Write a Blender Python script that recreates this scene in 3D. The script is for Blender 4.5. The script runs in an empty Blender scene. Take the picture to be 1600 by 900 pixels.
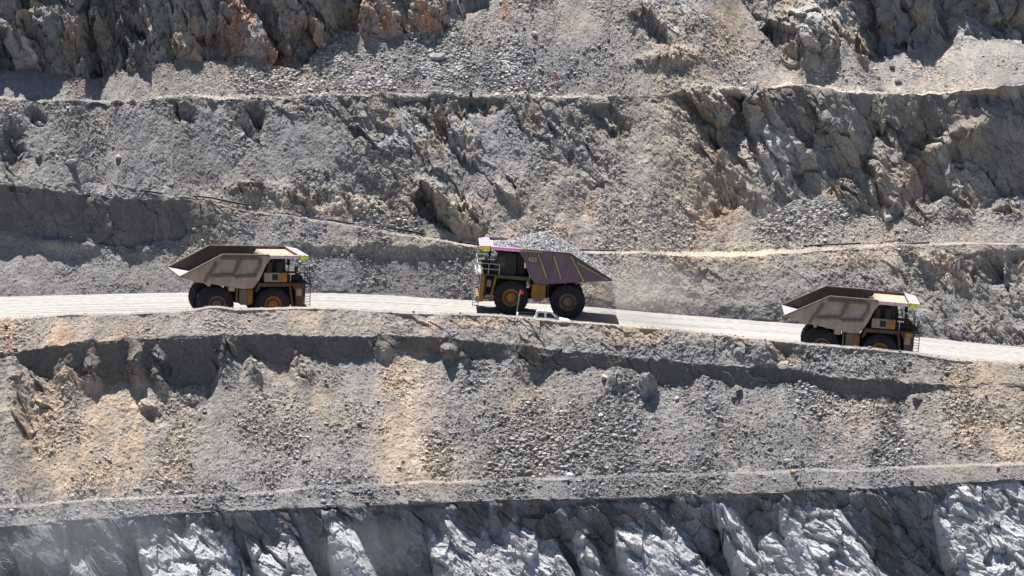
import bpy, math, random
import numpy as np
R = math.radians
rng = np.random.default_rng(7)
random.seed(7)
SC = bpy.context.scene
COL = SC.collection

# ------------------------------------------------------------------ camera, light, exposure
D, PITCH, F = 450.0, R(7.4), 6840.0            # distance to the road, look-down angle, focal length in 1600-px units
CY, CZ = -D*math.cos(PITCH), D*math.sin(PITCH)
cd = bpy.data.cameras.new('camera'); cam = bpy.data.objects.new('camera', cd); COL.objects.link(cam)
cd.sensor_width = 36; cd.lens = 36*F/1600; cd.clip_start = 1; cd.clip_end = 12000
cam.location = (0, CY, CZ); cam.rotation_euler = (R(90)-PITCH, 0, 0)
SC.camera = cam
SUN_TO = np.array([-0.14, 0.38, 1.0]); SUN_TO /= np.linalg.norm(SUN_TO)
SUN_EL = math.asin(SUN_TO[2]); SUN_AZ = math.atan2(SUN_TO[0], SUN_TO[1])
w = bpy.data.worlds.new('World'); SC.world = w; w.use_nodes = True
nt = w.node_tree; nt.nodes.clear()
sky = nt.nodes.new('ShaderNodeTexSky'); sky.sky_type = 'NISHITA'; sky.sun_disc = False
sky.sun_elevation = SUN_EL; sky.sun_rotation = SUN_AZ; sky.air_density = 1.0; sky.dust_density = 1.5; sky.altitude = 1500
bg = nt.nodes.new('ShaderNodeBackground'); bg.inputs[1].default_value = 0.05
wo = nt.nodes.new('ShaderNodeOutputWorld')
nt.links.new(sky.outputs[0], bg.inputs[0]); nt.links.new(bg.outputs[0], wo.inputs[0])
sd = bpy.data.lights.new('sun', 'SUN'); sd.energy = 5.0; sd.angle = R(0.5); sd.color = (1.0, 0.955, 0.9)
sun = bpy.data.objects.new('sun', sd); COL.objects.link(sun)
from mathutils import Vector, Matrix
sun.rotation_euler = Vector(SUN_TO).to_track_quat('Z', 'Y').to_euler(); sun.location = (0, 0, 150)
SC.view_settings.view_transform = 'Standard'; SC.view_settings.look = 'None'
SC.view_settings.exposure = 0.95; SC.view_settings.gamma = 1.0; SC.view_settings.use_curve_mapping = False

# ------------------------------------------------------------------ tagging
def tag(o, label=None, cat=None, group=None, kind=None):
    if label: o['label'] = label
    if cat: o['category'] = cat
    if group: o['group'] = group
    if kind: o['kind'] = kind
    return o
def empty(name, loc=(0, 0, 0), rot=(0, 0, 0)):
    o = bpy.data.objects.new(name, None); COL.objects.link(o); o.location = loc; o.rotation_euler = rot
    o.empty_display_size = 0.5
    return o

# ------------------------------------------------------------------ numpy noise
def h2(ix, iy, seed):
    ix = ix.astype(np.int64); iy = iy.astype(np.int64)
    h = (ix*374761393 + iy*668265263 + seed*2147483647) & 0xffffffff
    h = ((h ^ (h >> 13))*1274126177) & 0xffffffff
    h = ((h ^ (h >> 16))*2246822519) & 0xffffffff
    h = h ^ (h >> 15)
    return ((h & 0xffffff).astype(np.float32))/np.float32(0xffffff)
def vnoise(x, y, seed):
    fx = np.floor(x); fy = np.floor(y); tx = (x-fx).astype(np.float32); ty = (y-fy).astype(np.float32)
    tx = tx*tx*(3-2*tx); ty = ty*ty*(3-2*ty)
    a = h2(fx, fy, seed); b = h2(fx+1, fy, seed); c = h2(fx, fy+1, seed); d = h2(fx+1, fy+1, seed)
    return (a*(1-tx)+b*tx)*(1-ty)+(c*(1-tx)+d*tx)*ty*1.0
def fbm(x, y, seed, oct=4, gain=0.5):
    s = 0; a = 1.0; t = 0
    for i in range(oct):
        s = s + a*(vnoise(x, y, seed+i*17)*2-1); t += a
        x = x*2.03+13.7; y = y*2.03+5.1; a *= gain
    return s/t*1.6
def facets(x, y, seed, tilt=0.6, flat=False):
    """angular broken-rock relief: every voronoi cell is its own tilted plane; returns height and a per-cell random"""
    fx = np.floor(x); fy = np.floor(y)
    best = np.full(x.shape, 9.0, np.float32); H = np.zeros(x.shape, np.float32); ID = np.zeros(x.shape, np.float32)
    for i in (-1, 0, 1):
        for j in (-1, 0, 1):
            cx = fx+i; cy = fy+j
            r1 = h2(cx, cy, seed); r2 = h2(cx, cy, seed+101)
            dx = (x-cx-r1).astype(np.float32); dy = (y-cy-r2).astype(np.float32)
            d = dx*dx+dy*dy
            r3 = h2(cx, cy, seed+202)
            g1 = (h2(cx, cy, seed+303)-0.5)*2*tilt; g2 = (h2(cx, cy, seed+404)-0.5)*2*tilt
            h = (r3-0.5)+g1*dx+g2*dy
            m = d < best
            best = np.where(m, d, best); H = np.where(m, h, H); ID = np.where(m, r3, ID)
    return H, ID
def sm(x, a, b):
    t = np.clip((x-a)/(b-a), 0, 1); return t*t*(3-2*t)

# ------------------------------------------------------------------ materials
def nodemat(name):
    m = bpy.data.materials.new(name); m.use_nodes = True; t = m.node_tree
    b = t.nodes['Principled BSDF']; b.inputs['Roughness'].default_value = 0.9
    b.inputs['Specular IOR Level'].default_value = 0.25
    return m, t, b
def N(t, kind, **kw):
    n = t.nodes.new(kind)
    for k, v in kw.items(): setattr(n, k, v)
    return n
def rock_mat(name, bump=0.5, scale=8.0, var=0.4):
    m, t, b = nodemat(name); L = t.links.new
    at = N(t, 'ShaderNodeAttribute', attribute_name='Col')
    tc = N(t, 'ShaderNodeTexCoord')
    n1 = N(t, 'ShaderNodeTexNoise'); n1.inputs['Scale'].default_value = scale; n1.inputs['Detail'].default_value = 5; n1.inputs['Roughness'].default_value = 0.75
    L(tc.outputs['Object'], n1.inputs['Vector'])
    mr = N(t, 'ShaderNodeMapRange'); mr.inputs[1].default_value = 0.3; mr.inputs[2].default_value = 0.7
    mr.inputs[3].default_value = 1-var; mr.inputs[4].default_value = 1+var
    L(n1.outputs['Fac'], mr.inputs[0])
    vm = N(t, 'ShaderNodeVectorMath', operation='SCALE'); L(at.outputs['Color'], vm.inputs[0]); L(mr.outputs[0], vm.inputs['Scale'])
    L(vm.outputs[0], b.inputs['Base Color'])
    bp = N(t, 'ShaderNodeBump'); bp.inputs['Strength'].default_value = bump; bp.inputs['Distance'].default_value = 0.12
    L(n1.outputs['Fac'], bp.inputs['Height']); L(bp.outputs[0], b.inputs['Normal'])
    b.inputs['Roughness'].default_value = 0.95; b.inputs['Specular IOR Level'].default_value = 0.12
    return m
M = {}
M['rock'] = rock_mat('weathered_rock')
M['rubble'] = rock_mat('broken_rock', 0.2, 3.0, 0.15)
def road_mat():
    m, t, b = nodemat('dusty_haul_road'); L = t.links.new
    uv = N(t, 'ShaderNodeUVMap', uv_map='lane')
    mp = N(t, 'ShaderNodeMapping'); mp.inputs['Scale'].default_value = (0.02, 1.5, 1)
    L(uv.outputs[0], mp.inputs[0])
    n1 = N(t, 'ShaderNodeTexNoise'); n1.inputs['Scale'].default_value = 1; n1.inputs['Detail'].default_value = 6; n1.inputs['Roughness'].default_value = 0.6
    L(mp.outputs[0], n1.inputs['Vector'])
    n2 = N(t, 'ShaderNodeTexNoise'); n2.inputs['Scale'].default_value = 1.3; n2.inputs['Detail'].default_value = 6
    L(uv.outputs[0], n2.inputs['Vector'])
    mx = N(t, 'ShaderNodeMix', data_type='FLOAT'); mx.inputs[0].default_value = 0.3
    L(n1.outputs['Fac'], mx.inputs[2]); L(n2.outputs['Fac'], mx.inputs[3])
    cr = N(t, 'ShaderNodeValToRGB'); e = cr.color_ramp.elements
    e[0].position = 0.38; e[0].color = (0.19, 0.184, 0.175, 1); e[1].position = 0.55; e[1].color = (0.35, 0.342, 0.328, 1)
    L(mx.outputs[0], cr.inputs[0]); L(cr.outputs[0], b.inputs['Base Color'])
    bp = N(t, 'ShaderNodeBump'); bp.inputs['Strength'].default_value = 0.3; bp.inputs['Distance'].default_value = 0.1
    L(n2.outputs['Fac'], bp.inputs['Height']); L(bp.outputs[0], b.inputs['Normal'])
    return m
M['road'] = road_mat()
def paint(name, col, rough=0.6, dirt=(0.22, 0.19, 0.15), amount=0.5, metal=0.0, scale=1.2, spec=0.3):
    """paint or metal under an uneven layer of mine dust"""
    m, t, b = nodemat(name); L = t.links.new
    tc = N(t, 'ShaderNodeTexCoord'); n = N(t, 'ShaderNodeTexNoise'); n.inputs['Scale'].default_value = scale; n.inputs['Detail'].default_value = 7; n.inputs['Roughness'].default_value = 0.7
    L(tc.outputs['Object'], n.inputs['Vector'])
    mr = N(t, 'ShaderNodeMapRange'); mr.inputs[1].default_value = 0.35; mr.inputs[2].default_value = 0.68; mr.inputs[3].default_value = 0; mr.inputs[4].default_value = amount
    L(n.outputs['Fac'], mr.inputs[0])
    mx = N(t, 'ShaderNodeMix', data_type='RGBA'); mx.inputs['A'].default_value = (*col, 1); mx.inputs['B'].default_value = (*dirt, 1)
    L(mr.outputs[0], mx.inputs['Factor']); L(mx.outputs['Result'], b.inputs['Base Color'])
    mp = N(t, 'ShaderNodeMapping'); mp.inputs['Scale'].default_value = (2.6, 2.6, .35); L(tc.outputs['Object'], mp.inputs[0])
    n3 = N(t, 'ShaderNodeTexNoise'); n3.inputs['Scale'].default_value = 1.0; n3.inputs['Detail'].default_value = 6; L(mp.outputs[0], n3.inputs['Vector'])
    m3 = N(t, 'ShaderNodeMapRange'); m3.inputs[1].default_value = .35; m3.inputs[2].default_value = .65; m3.inputs[3].default_value = .84; m3.inputs[4].default_value = 1.14; L(n3.outputs['Fac'], m3.inputs[0])
    vs = N(t, 'ShaderNodeVectorMath', operation='SCALE'); L(mx.outputs['Result'], vs.inputs[0]); L(m3.outputs[0], vs.inputs['Scale']); L(vs.outputs[0], b.inputs['Base Color'])
    b.inputs['Roughness'].default_value = rough; b.inputs['Metallic'].default_value = metal; b.inputs['Specular IOR Level'].default_value = spec
    return m
M['tan_body'] = paint('dusty_tan_body', (0.41, 0.34, 0.28), 0.75, (0.29, 0.235, 0.195), 0.8)
M['tan_rib'] = paint('dusty_tan_rib', (0.15, 0.12, 0.09), 0.8)
M['liner'] = paint('worn_body_liner', (0.11, 0.075, 0.06), 0.6, (0.055, 0.045, 0.045), 0.8)
M['liner_top'] = paint('pinkish_tan_canopy', (0.48, 0.34, 0.26), 0.8, (0.38, 0.27, 0.20), 0.6)  # pinkish tan tone of canopy and headboard
M['worn'] = paint('polished_floor_steel', (0.42, 0.43, 0.46), 0.5, (0.30, 0.30, 0.31), 0.5)
M['pink'] = paint('faded_pink_paint', (0.58, 0.27, 0.48), 0.6, (0.5, 0.28, 0.4), 0.4)
M['palepink'] = paint('pale_pink_paint', (0.55, 0.38, 0.40), 0.6, (0.46, 0.35, 0.32), 0.5)
M['lime'] = paint('lime_yellow_paint', (0.75, 0.80, 0.02), 0.5, (0.5, 0.5, 0.08), 0.3)
M['darkred'] = paint('dark_red_edge', (0.13, 0.02, 0.03), 0.6)
M['purple'] = paint('purple_brown_body', (0.15, 0.09, 0.14), 0.75, (0.15, 0.11, 0.12), 0.9, scale=.7)
M['yelrib'] = paint('yellow_rib_paint', (0.46, 0.43, 0.10), 0.6, (0.24, 0.2, 0.14), 0.95)
M['yellow'] = paint('machine_yellow', (0.36, 0.175, 0.02), 0.55, (0.11, 0.07, 0.035), 0.85)
M['cream'] = paint('dusty_cream_panel', (0.30, 0.26, 0.20), 0.6)
M['dark'] = paint('greasy_dark_metal', (0.018, 0.017, 0.018), 0.6, (0.035, 0.03, 0.025), 0.6)
M['brown'] = paint('grimy_brown_metal', (0.07, 0.045, 0.028), 0.7, (0.10, 0.075, 0.055), 0.7)
M['tyre'] = paint('tyre_rubber', (0.014, 0.016, 0.022), 0.85, (0.032, 0.032, 0.034), 0.6, scale=3)
M['rim'] = paint('ochre_rim', (0.34, 0.16, 0.025), 0.6, (0.13, 0.075, 0.04), 0.7)
M['hub'] = paint('brown_hub', (0.13, 0.075, 0.05), 0.6)
M['glass'] = paint('dark_glass', (0.02, 0.03, 0.035), 0.12, (0.03, 0.03, 0.03), 0.4, spec=0.6)
M['white'] = paint('white_paint', (0.80, 0.80, 0.79), 0.4, (0.55, 0.52, 0.47), 0.35)
M['rail'] = paint('light_grey_rail', (0.55, 0.55, 0.55), 0.5)
M['red'] = paint('red_flag_cloth', (0.85, 0.05, 0.06), 0.8, (0.6, 0.05, 0.05), 0.2)
M['black'] = paint('black_pipe', (0.015, 0.015, 0.017), 0.5, (0.06, 0.055, 0.05), 0.4)
M['orange'] = paint('orange_marking', (0.75, 0.25, 0.08), 0.6)
M['lamp'] = paint('lamp_lens', (0.85, 0.84, 0.8), 0.2, (0.7, 0.68, 0.6), 0.3)
M['floor'] = paint('pit_floor_rock', (0.06, 0.06, 0.062), 0.95, (0.10, 0.095, 0.085), 0.8, scale=0.02, spec=0.1)

# ------------------------------------------------------------------ terrain control lines (photo px: u right, v down)
def ray_k(v):
    a = (450-v)/F
    return (a*math.cos(PITCH)-math.sin(PITCH))/(a*math.sin(PITCH)+math.cos(PITCH))
def px_at_y(u, v, y):                      # the point at depth y seen at pixel u, v
    a = (450-v)/F; dy = a*math.sin(PITCH)+math.cos(PITCH); t = (y-CY)/dy
    return (u-800)/F*t, y, CZ+(a*math.cos(PITCH)-math.sin(PITCH))*t
us = np.arange(-70, 1671, 1.2)
ext = 1.2*np.cumsum(1.09**np.arange(1, 62))
U = np.concatenate([-70-ext[::-1], us, us[-1]+ext])
nu = len(U)
def ln(*kn, jit=0.0, sc=40.0, seed=0, oct=4):
    k = np.array(kn, float)
    v = np.interp(U, k[:, 0], k[:, 1])
    if jit: v = v + jit*fbm(U/sc, np.full(nu, seed*3.3), seed, oct, 0.55)
    return v
# depth of the road's far edge, bowed as the three trucks' headings show
xs = (U-800)/F*D
hd = np.interp(xs, [-120, -55, -28, -10, 0, 55, 120], [.30, .32, .25, .10, .02, -.03, -.15])
Y0 = np.concatenate([[0], np.cumsum((hd[1:]+hd[:-1])/2*np.diff(xs))]); Y0 -= np.interp(0, xs, Y0)
YF = 9.5+Y0
vFar = ln((-400, 468), (0, 464), (150, 460), (300, 457), (500, 458), (600, 461), (730, 469), (920, 479), (1060, 492), (1260, 507), (1440, 527), (1600, 543), (2000, 560), jit=1.0, sc=12, seed=3)
vFarS = np.convolve(np.pad(ln((-400, 468), (0, 464), (150, 460), (300, 457), (500, 458), (600, 461), (730, 469), (920, 479), (1060, 492), (1260, 507), (1440, 527), (1600, 543), (2000, 560)), 30, mode='edge'), np.ones(61)/61, 'valid')
ZR = CZ+(YF-CY)*ray_k(vFarS)               # road height per column
def walk(y, z, v, ang):
    k = ray_k(v); a = np.radians(ang)
    s = (CZ+(y-CY)*k-z)/(np.sin(a)-k*np.cos(a))
    return y+s*np.cos(a), z+s*np.sin(a)
def iu(*kn):
    k = np.array(kn, float); return np.interp(U, k[:, 0], k[:, 1])

# ---- upward from the road
y1, z1 = walk(YF, ZR, vFar, 10)
A2 = ln((0, 384), (90, 390), (200, 388), (290, 384), (330, 395), (440, 398), (500, 405), (600, 404), (720, 402), (760, 404), (950, 470), (1200, 478), (1300, 440), (1450, 420), (1600, 425), jit=6, sc=45, seed=11)
A1 = ln((0, 375), (60, 372), (130, 378), (165, 386), (200, 388), (240, 378), (280, 376), (310, 350), (400, 360), (450, 372), (500, 382), (600, 383), (720, 384), (760, 395), (880, 402), (1000, 404), (1100, 408), (1140, 408), (1300, 404), (1450, 396), (1600, 396), jit=8, sc=26, seed=12)
P = ln((-300, 288), (0, 289), (90, 296), (140, 304), (165, 308), (200, 309), (295, 313), (320, 318), (400, 330), (500, 346), (600, 363), (700, 380), (760, 388), (850, 393), (1000, 397), (1100, 401), (1140, 403), (1200, 398), (1300, 390), (1450, 383), (1500, 382), (1600, 382), jit=1.0, sc=18, seed=13); P = P+3.5*fbm(U/14, U*0, 33, 5)*(1-sm(U, 290, 360))
A1 = np.maximum(A1, P+3); A2 = np.maximum(A2, A1+3)
flatw = iu((250, 0.2), (420, 0.4), (560, 1.6), (800, 1.6), (1000, 1.6), (1130, 3.6), (1300, 2.2), (1450, 1.8), (1600, 0.6))
TB = ln((0, 284), (300, 290), (400, 310), (480, 325), (600, 335), (700, 345), (760, 350), (900, 330), (1000, 340), (1100, 350), (1160, 320), (1190, 340), (1240, 316), (1280, 312), (1330, 322), (1385, 350), (1430, 332), (1480, 300), (1520, 330), (1560, 310), (1600, 300), jit=5, sc=40, seed=14)
B = ln((-300, 150), (0, 155), (200, 158), (300, 151), (450, 151), (600, 149), (700, 146), (800, 150), (925, 152), (960, 149), (1040, 150), (1130, 140), (1200, 141), (1300, 145), (1400, 148), (1480, 143), (1540, 136), (1600, 130), (1900, 120), jit=2.2, sc=16, seed=15)
bw = iu((0, 2.0), (600, 1.5), (940, 1.6), (980, 0.1), (1110, 0.1), (1160, 1.8), (1300, 2.6), (1480, 1.6), (1600, 1.0))
TC = ln((-300, 110), (0, 118), (40, 108), (100, 118), (140, 124), (180, 112), (240, 108), (290, 92), (330, 97), (370, 88), (420, 98), (470, 106), (500, 75), (540, 48), (580, 58), (610, 60), (650, 50), (690, 58), (720, 28), (760, 12), (800, -20), (900, -60), (1130, -60), (1160, 5), (1190, 50), (1225, 98), (1240, 108), (1262, 96), (1300, 100), (1315, 62), (1350, 92), (1380, 88), (1430, 72), (1490, 58), (1545, 52), (1600, 64), (1900, 70), jit=3, sc=25, seed=16)
TC = np.minimum(TC, B-12)
C1 = ln((-300, -190), (0, -200), (700, -190), (1600, -210), jit=8, sc=40, seed=17); C1 = np.minimum(C1, TC-40)

up = []      # (name, y, z, rows, rock amplitude, rubble amplitude)
def off(y, z, dy, dz=0.0): return y+dy, z+dz
pt = [(y1, z1)]
segs = []
def upto(v, ang, rows, rock, rub, sag=0):
    y, z = walk(pt[-1][0], pt[-1][1], v, ang); pt.append((y, z)); segs.append((rows, rock, rub))
def ledge(dy, rows, rock, rub, sl=0.04):
    y, z = pt[-1]; pt.append((y+dy, z+dy*sl)); segs.append((rows, rock, rub))
upto(A2, iu((0, 42), (300, 43), (900, 58), (950, 60), (1200, 58), (1350, 46), (1600, 46)), 80, iu((0, .12), (900, .15), (1200, .3), (1330, .5), (1600, .7)), .55)
upto(A1, iu((0, 60), (300, 55), (440, 50), (480, 73), (720, 73), (800, 50), (1200, 46), (1600, 46)), 50, iu((0, .15), (1200, .3), (1600, .7)), .5)
upto(P, iu((0, 76), (120, 76), (140, 60), (165, 60), (180, 76), (270, 77), (310, 60), (340, 46), (440, 44), (760, 42), (1200, 40), (1600, 42)), 80, iu((0, .5), (280, .5), (340, .2), (1600, .35)), iu((0, .05), (300, .05), (350, .6), (1600, .6)))
ledge(flatw, 6, .03, .25)
upto(TB, iu((0, 44), (1100, 42), (1140, 37), (1600, 37)), 75, iu((0, .1), (1100, .25), (1150, .1), (1600, .15)), .8)
Bm = np.maximum(B+3, np.minimum(TB-15, ln((0, 165), (1100, 165), (1140, 200), (1180, 175), (1215, 200), (1250, 228), (1280, 195), (1310, 250), (1345, 262), (1375, 205), (1405, 250), (1440, 215), (1480, 195), (1505, 250), (1535, 275), (1560, 290), (1600, 300), (2000, 290), jit=12, sc=30, seed=31)))
upto(Bm, iu((0, 46), (560, 50), (800, 50), (1000, 48), (1100, 50), (1150, 51), (1300, 49), (1600, 52)), 130, iu((0, .18), (500, .3), (560, .6), (720, .55), (800, .35), (1000, .35), (1110, .6), (1150, 1.0), (1600, 1.15)), iu((0, .7), (800, .6), (1100, .5), (1160, .2), (1600, .2)))
upto(B, iu((0, 46), (560, 50), (800, 50), (1000, 48), (1100, 56), (1150, 74), (1300, 75), (1600, 75)), 90, iu((0, .18), (500, .35), (560, .8), (720, .7), (800, .4), (1000, .4), (1110, .8), (1150, .6), (1600, .6)), iu((0, .7), (800, .6), (1100, .5), (1160, .2), (1600, .2)))
ledge(bw, 10, .15, .7)
upto(TC, iu((0, 35), (700, 37), (850, 44), (1120, 46), (1180, 36), (1600, 35)), 125, iu((0, .05), (850, .05), (900, .15), (1100, .3), (1150, .1), (1600, .08)), iu((0, .5), (450, 1.0), (850, 1.0), (900, .5), (1100, .6), (1600, .35)))
upto(C1, iu((0, 67), (0, 66.5), (600, 66), (750, 57), (860, 48), (1080, 48), (1160, 60), (1250, 58), (1340, 66), (1600, 66)), 120, iu((0, 1.7), (650, 1.5), (800, .8), (880, .3), (960, .4), (1080, .6), (1160, 1.4), (1600, 1.5)), .2)
ledge(14.0, 6, .2, .4)
upto(C1-260, 55, 26, 1.5, .2)
ledge(16.0, 4, .2, .4)
upto(C1-620, 50, 20, 1.5, .2)
ledge(600.0, 6, .5, .2, 0.10)
UP = (pt, segs)

# ---- downward: the berm and everything under it
WC = np.interp(xs, [-80, -55, -28, 0, 35, 60], [29, 29, 30, 31, 38, 40])
vK = ln((-300, 505), (0, 497), (67, 494), (100, 490), (167, 490), (200, 489), (250, 487), (300, 484), (325, 479), (345, 478), (367, 482), (420, 481), (487, 480), (530, 481), (600, 486), (710, 490), (761, 491), (805, 494), (835, 497), (865, 499.5), (890, 501), (965, 508), (1060, 514), (1161, 526), (1262, 536), (1350, 543), (1431, 551), (1482, 560), (1600, 566), (2000, 585), jit=0.9, sc=14, seed=21)
E = ln((-300, 575), (-40, 562), (10, 554), (60, 544), (150, 532), (280, 527), (330, 524), (400, 521), (500, 525), (560, 526), (620, 523), (700, 527), (800, 540), (850, 545), (900, 549), (950, 554), (1000, 560), (1060, 565), (1150, 570), (1250, 580), (1350, 592), (1450, 600), (1480, 602), (1600, 600), (2000, 610), jit=3.6, sc=13, seed=22, oct=5)
S = ln((-300, 600), (0, 560), (20, 558), (55, 590), (85, 600), (100, 582), (130, 585), (160, 602), (200, 598), (280, 605), (330, 600), (345, 570), (370, 560), (400, 565), (450, 570), (470, 555), (520, 565), (560, 560), (600, 543), (640, 545), (700, 560), (760, 562), (800, 562), (840, 575), (900, 578), (960, 570), (1000, 590), (1030, 603), (1060, 600), (1100, 588), (1130, 601), (1160, 600), (1250, 598), (1300, 610), (1370, 620), (1400, 622), (1440, 615), (1475, 606), (1600, 604), (2000, 620), jit=5, sc=22, seed=23)
S = np.maximum(S, E+2)
FL = ln((-300, 800), (0, 790), (150, 779), (300, 772), (450, 765), (500, 760), (730, 750), (900, 744), (1100, 738), (1200, 736), (1400, 729), (1600, 722), (1900, 715), jit=1.5, sc=30, seed=24)
G = ln((-300, 840), (0, 821), (133, 811), (300, 800), (530, 791), (763, 782), (897, 778), (1060, 775), (1262, 766), (1364, 762), (1465, 757), (1532, 752), (1600, 748), (2000, 735), jit=0.9, sc=25, seed=25)
Hn = ln((-300, 930), (0, 925), (55, 910), (70, 870), (85, 855), (100, 862), (112, 915), (170, 920), (180, 858), (215, 845), (240, 838), (262, 850), (275, 818), (290, 845), (335, 850), (345, 900), (352, 850), (375, 856), (430, 848), (445, 915), (462, 905), (475, 838), (500, 812), (522, 826), (530, 900), (575, 930), (615, 915), (628, 862), (650, 846), (668, 822), (690, 846), (716, 856), (722, 838), (735, 856), (775, 826), (805, 850), (832, 862), (842, 930), (850, 862), (870, 842), (885, 870), (905, 905), (925, 838), (950, 830), (975, 826), (1000, 850), (1012, 824), (1035, 838), (1052, 900), (1078, 905), (1090, 800), (1125, 812), (1140, 852), (1180, 846), (1190, 812), (1240, 800), (1285, 808), (1300, 850), (1330, 905), (1345, 920), (1405, 925), (1425, 815), (1450, 795), (1465, 785), (1490, 775), (1500, 790), (1515, 765), (1560, 760), (1600, 756), (2000, 800), jit=7, sc=9, seed=26)
Hn = np.where(Hn < 880, Hn-14, Hn); Hn = np.maximum(np.convolve(np.pad(Hn, 3, mode='edge'), np.ones(7)/7, 'valid'), G+5)
pd = [(YF, ZR)]; sg = []
yc = YF-WC
pd.append((yc+3.6, ZR.copy())); sg.append((60, 0, 0))
kz = CZ+(yc-CY)*ray_k(vK)
pd.append((yc+0.35, kz)); sg.append((10, .02, .3))
pd.append((yc-0.35, kz-0.08)); sg.append((4, .02, .3))
def dn(v, ang, rows, rock, rub):
    y, z = walk(pd[-1][0], pd[-1][1], v, ang); pd.append((y, z)); sg.append((rows, rock, rub))
dn(E, iu((0, 40), (600, 40), (700, 44), (1500, 44), (1600, 38)), 60, iu((0, .1), (350, .12), (600, .35), (800, .5), (1400, .45), (1500, .1)), .5)
dn(S, iu((0, 75), (1440, 75), (1490, 50), (1600, 42)), 52, iu((0, .42), (1600, .42)), .1)
dn(FL, iu((0, 39), (1600, 39)), 165, iu((0, .25), (400, .2), (600, .1), (1600, .1)), iu((0, .6), (600, .6), (700, 1.0), (1600, .9)))
yy, zz = pd[-1]; pd.append((yy-1.3, zz-0.02)); sg.append((7, .02, .3))
dn(G, 37, 42, .05, .55)
dn(Hn, iu((0, 74), (1400, 74), (1480, 74), (1600, 68)), 90, iu((0, .5), (1000, .6), (1600, .7)), .1)
dn(np.full(nu, 1010.), iu((0, 43), (1400, 43), (1600, 44)), 130, iu((0, .8), (1600, .9)), .2)
dn(np.full(nu, 1500.), 60, 60, 1.6, .3)
yy, zz = pd[-1]; pd.append((yy-60, np.full(nu, -62.0))); sg.append((10, .3, .5))

# ------------------------------------------------------------------ assemble the sheet, top row first
rowsY, rowsZ, rockA, rubA, band, wmid = [], [], [], [], [], []
P_up, S_up = UP
def add_seg(p0, p1, n, rk, rb, b, last=False):
    for i in range(n + (1 if last else 0)):
        t = i/n
        rowsY.append(p0[0]*(1-t)+p1[0]*t); rowsZ.append(p0[1]*(1-t)+p1[1]*t)
        rockA.append(np.broadcast_to(rk, (nu,)).astype(float)); rubA.append(np.broadcast_to(rb, (nu,)).astype(float)); band.append(b); wmid.append(1-abs(2*t-1)**4)
for i in range(len(S_up)-1, -1, -1):
    n, rk, rb = S_up[i]; add_seg(P_up[i+1], P_up[i], n, rk, rb, ('up', i))
add_seg(P_up[0], pd[0], 2, 0, .1, ('edge', 0))
for i in range(len(sg)):
    n, rk, rb = sg[i]; add_seg(pd[i], pd[i+1], n, rk, rb, ('dn', i), i == len(sg)-1)
Yg = np.array(rowsY); Zg = np.array(rowsZ); RK = np.array(rockA); RB = np.array(rubA)
nr = len(Yg)
def rowblur(a, k):
    c = np.cumsum(np.pad(a, ((k+1, k), (0, 0)), mode='edge'), axis=0)
    return (c[2*k+1:]-c[:-2*k-1])/(2*k+1)
first_dn = band.index(('dn', 0)); berm_row = band.index(('dn', 1))
road_rows = slice(first_dn, berm_row)
def colblur(a, k):
    c = np.cumsum(np.pad(a, ((0, 0), (k+1, k)), mode='edge'), axis=1)
    return (c[:, 2*k+1:]-c[:, :-2*k-1])/(2*k+1)
wm = np.array(wmid)[:, None]*np.clip(np.array([1.0 if b[0] != 'edge' else 0 for b in band])[:, None], 0, 1)
# blur the depth only, then slide each point back onto its own line of sight, so slopes get smooth and silhouettes stay
k_ = (Zg-CZ)/(Yg-CY); Yb = colblur(colblur(Yg, 11), 11); kb = colblur(k_, 6)
inner = (U > -70) & (U < 1671)
Yn = Yg*(1-wm)+Yb*wm; kn_ = k_*(1-wm)+kb*wm
Yg = np.where(inner[None], Yn, Yg); Zg = np.where(inner[None], CZ+(Yg-CY)*kn_, Zg)
# photo coordinates of the undisplaced sheet
dY = Yg-CY; dZ = Zg-CZ
depth = dY*math.cos(PITCH)-dZ*math.sin(PITCH)
Vg = 450-F*(dY*math.sin(PITCH)+dZ*math.cos(PITCH))/depth
Ug = np.broadcast_to(U, Yg.shape)
Xg = (Ug-800)/F*depth
# distance down the profile
ds = np.hypot(np.diff(Yg, axis=0), np.diff(Zg, axis=0)); Sg = np.concatenate([np.zeros((1, nu)), np.cumsum(ds, axis=0)])
Sg -= Sg[first_dn]
# normals of the profile
gy = np.gradient(Yg, axis=0); gz = np.gradient(Zg, axis=0)
gy = rowblur(gy, 6); gz = rowblur(gz, 6); L_ = np.hypot(gy, gz)+1e-9
ny = gz/L_; nz = -gy/L_                      # rows run downwards and towards the camera
steep = np.clip(-ny, 0, 1)

def blob(u, v, ru, rv, rot=0.0, p=2.0):
    c, s = math.cos(R(rot)), math.sin(R(rot)); a = (Ug-u)*c+(Vg-v)*s; b = -(Ug-u)*s+(Vg-v)*c
    return np.exp(-((a/ru)**2+(b/rv)**2)**(p/2)).astype(np.float32)

RKs = rowblur(RK, 3); RBs = rowblur(RB, 2)
base_disp = np.zeros(Yg.shape)
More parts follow.
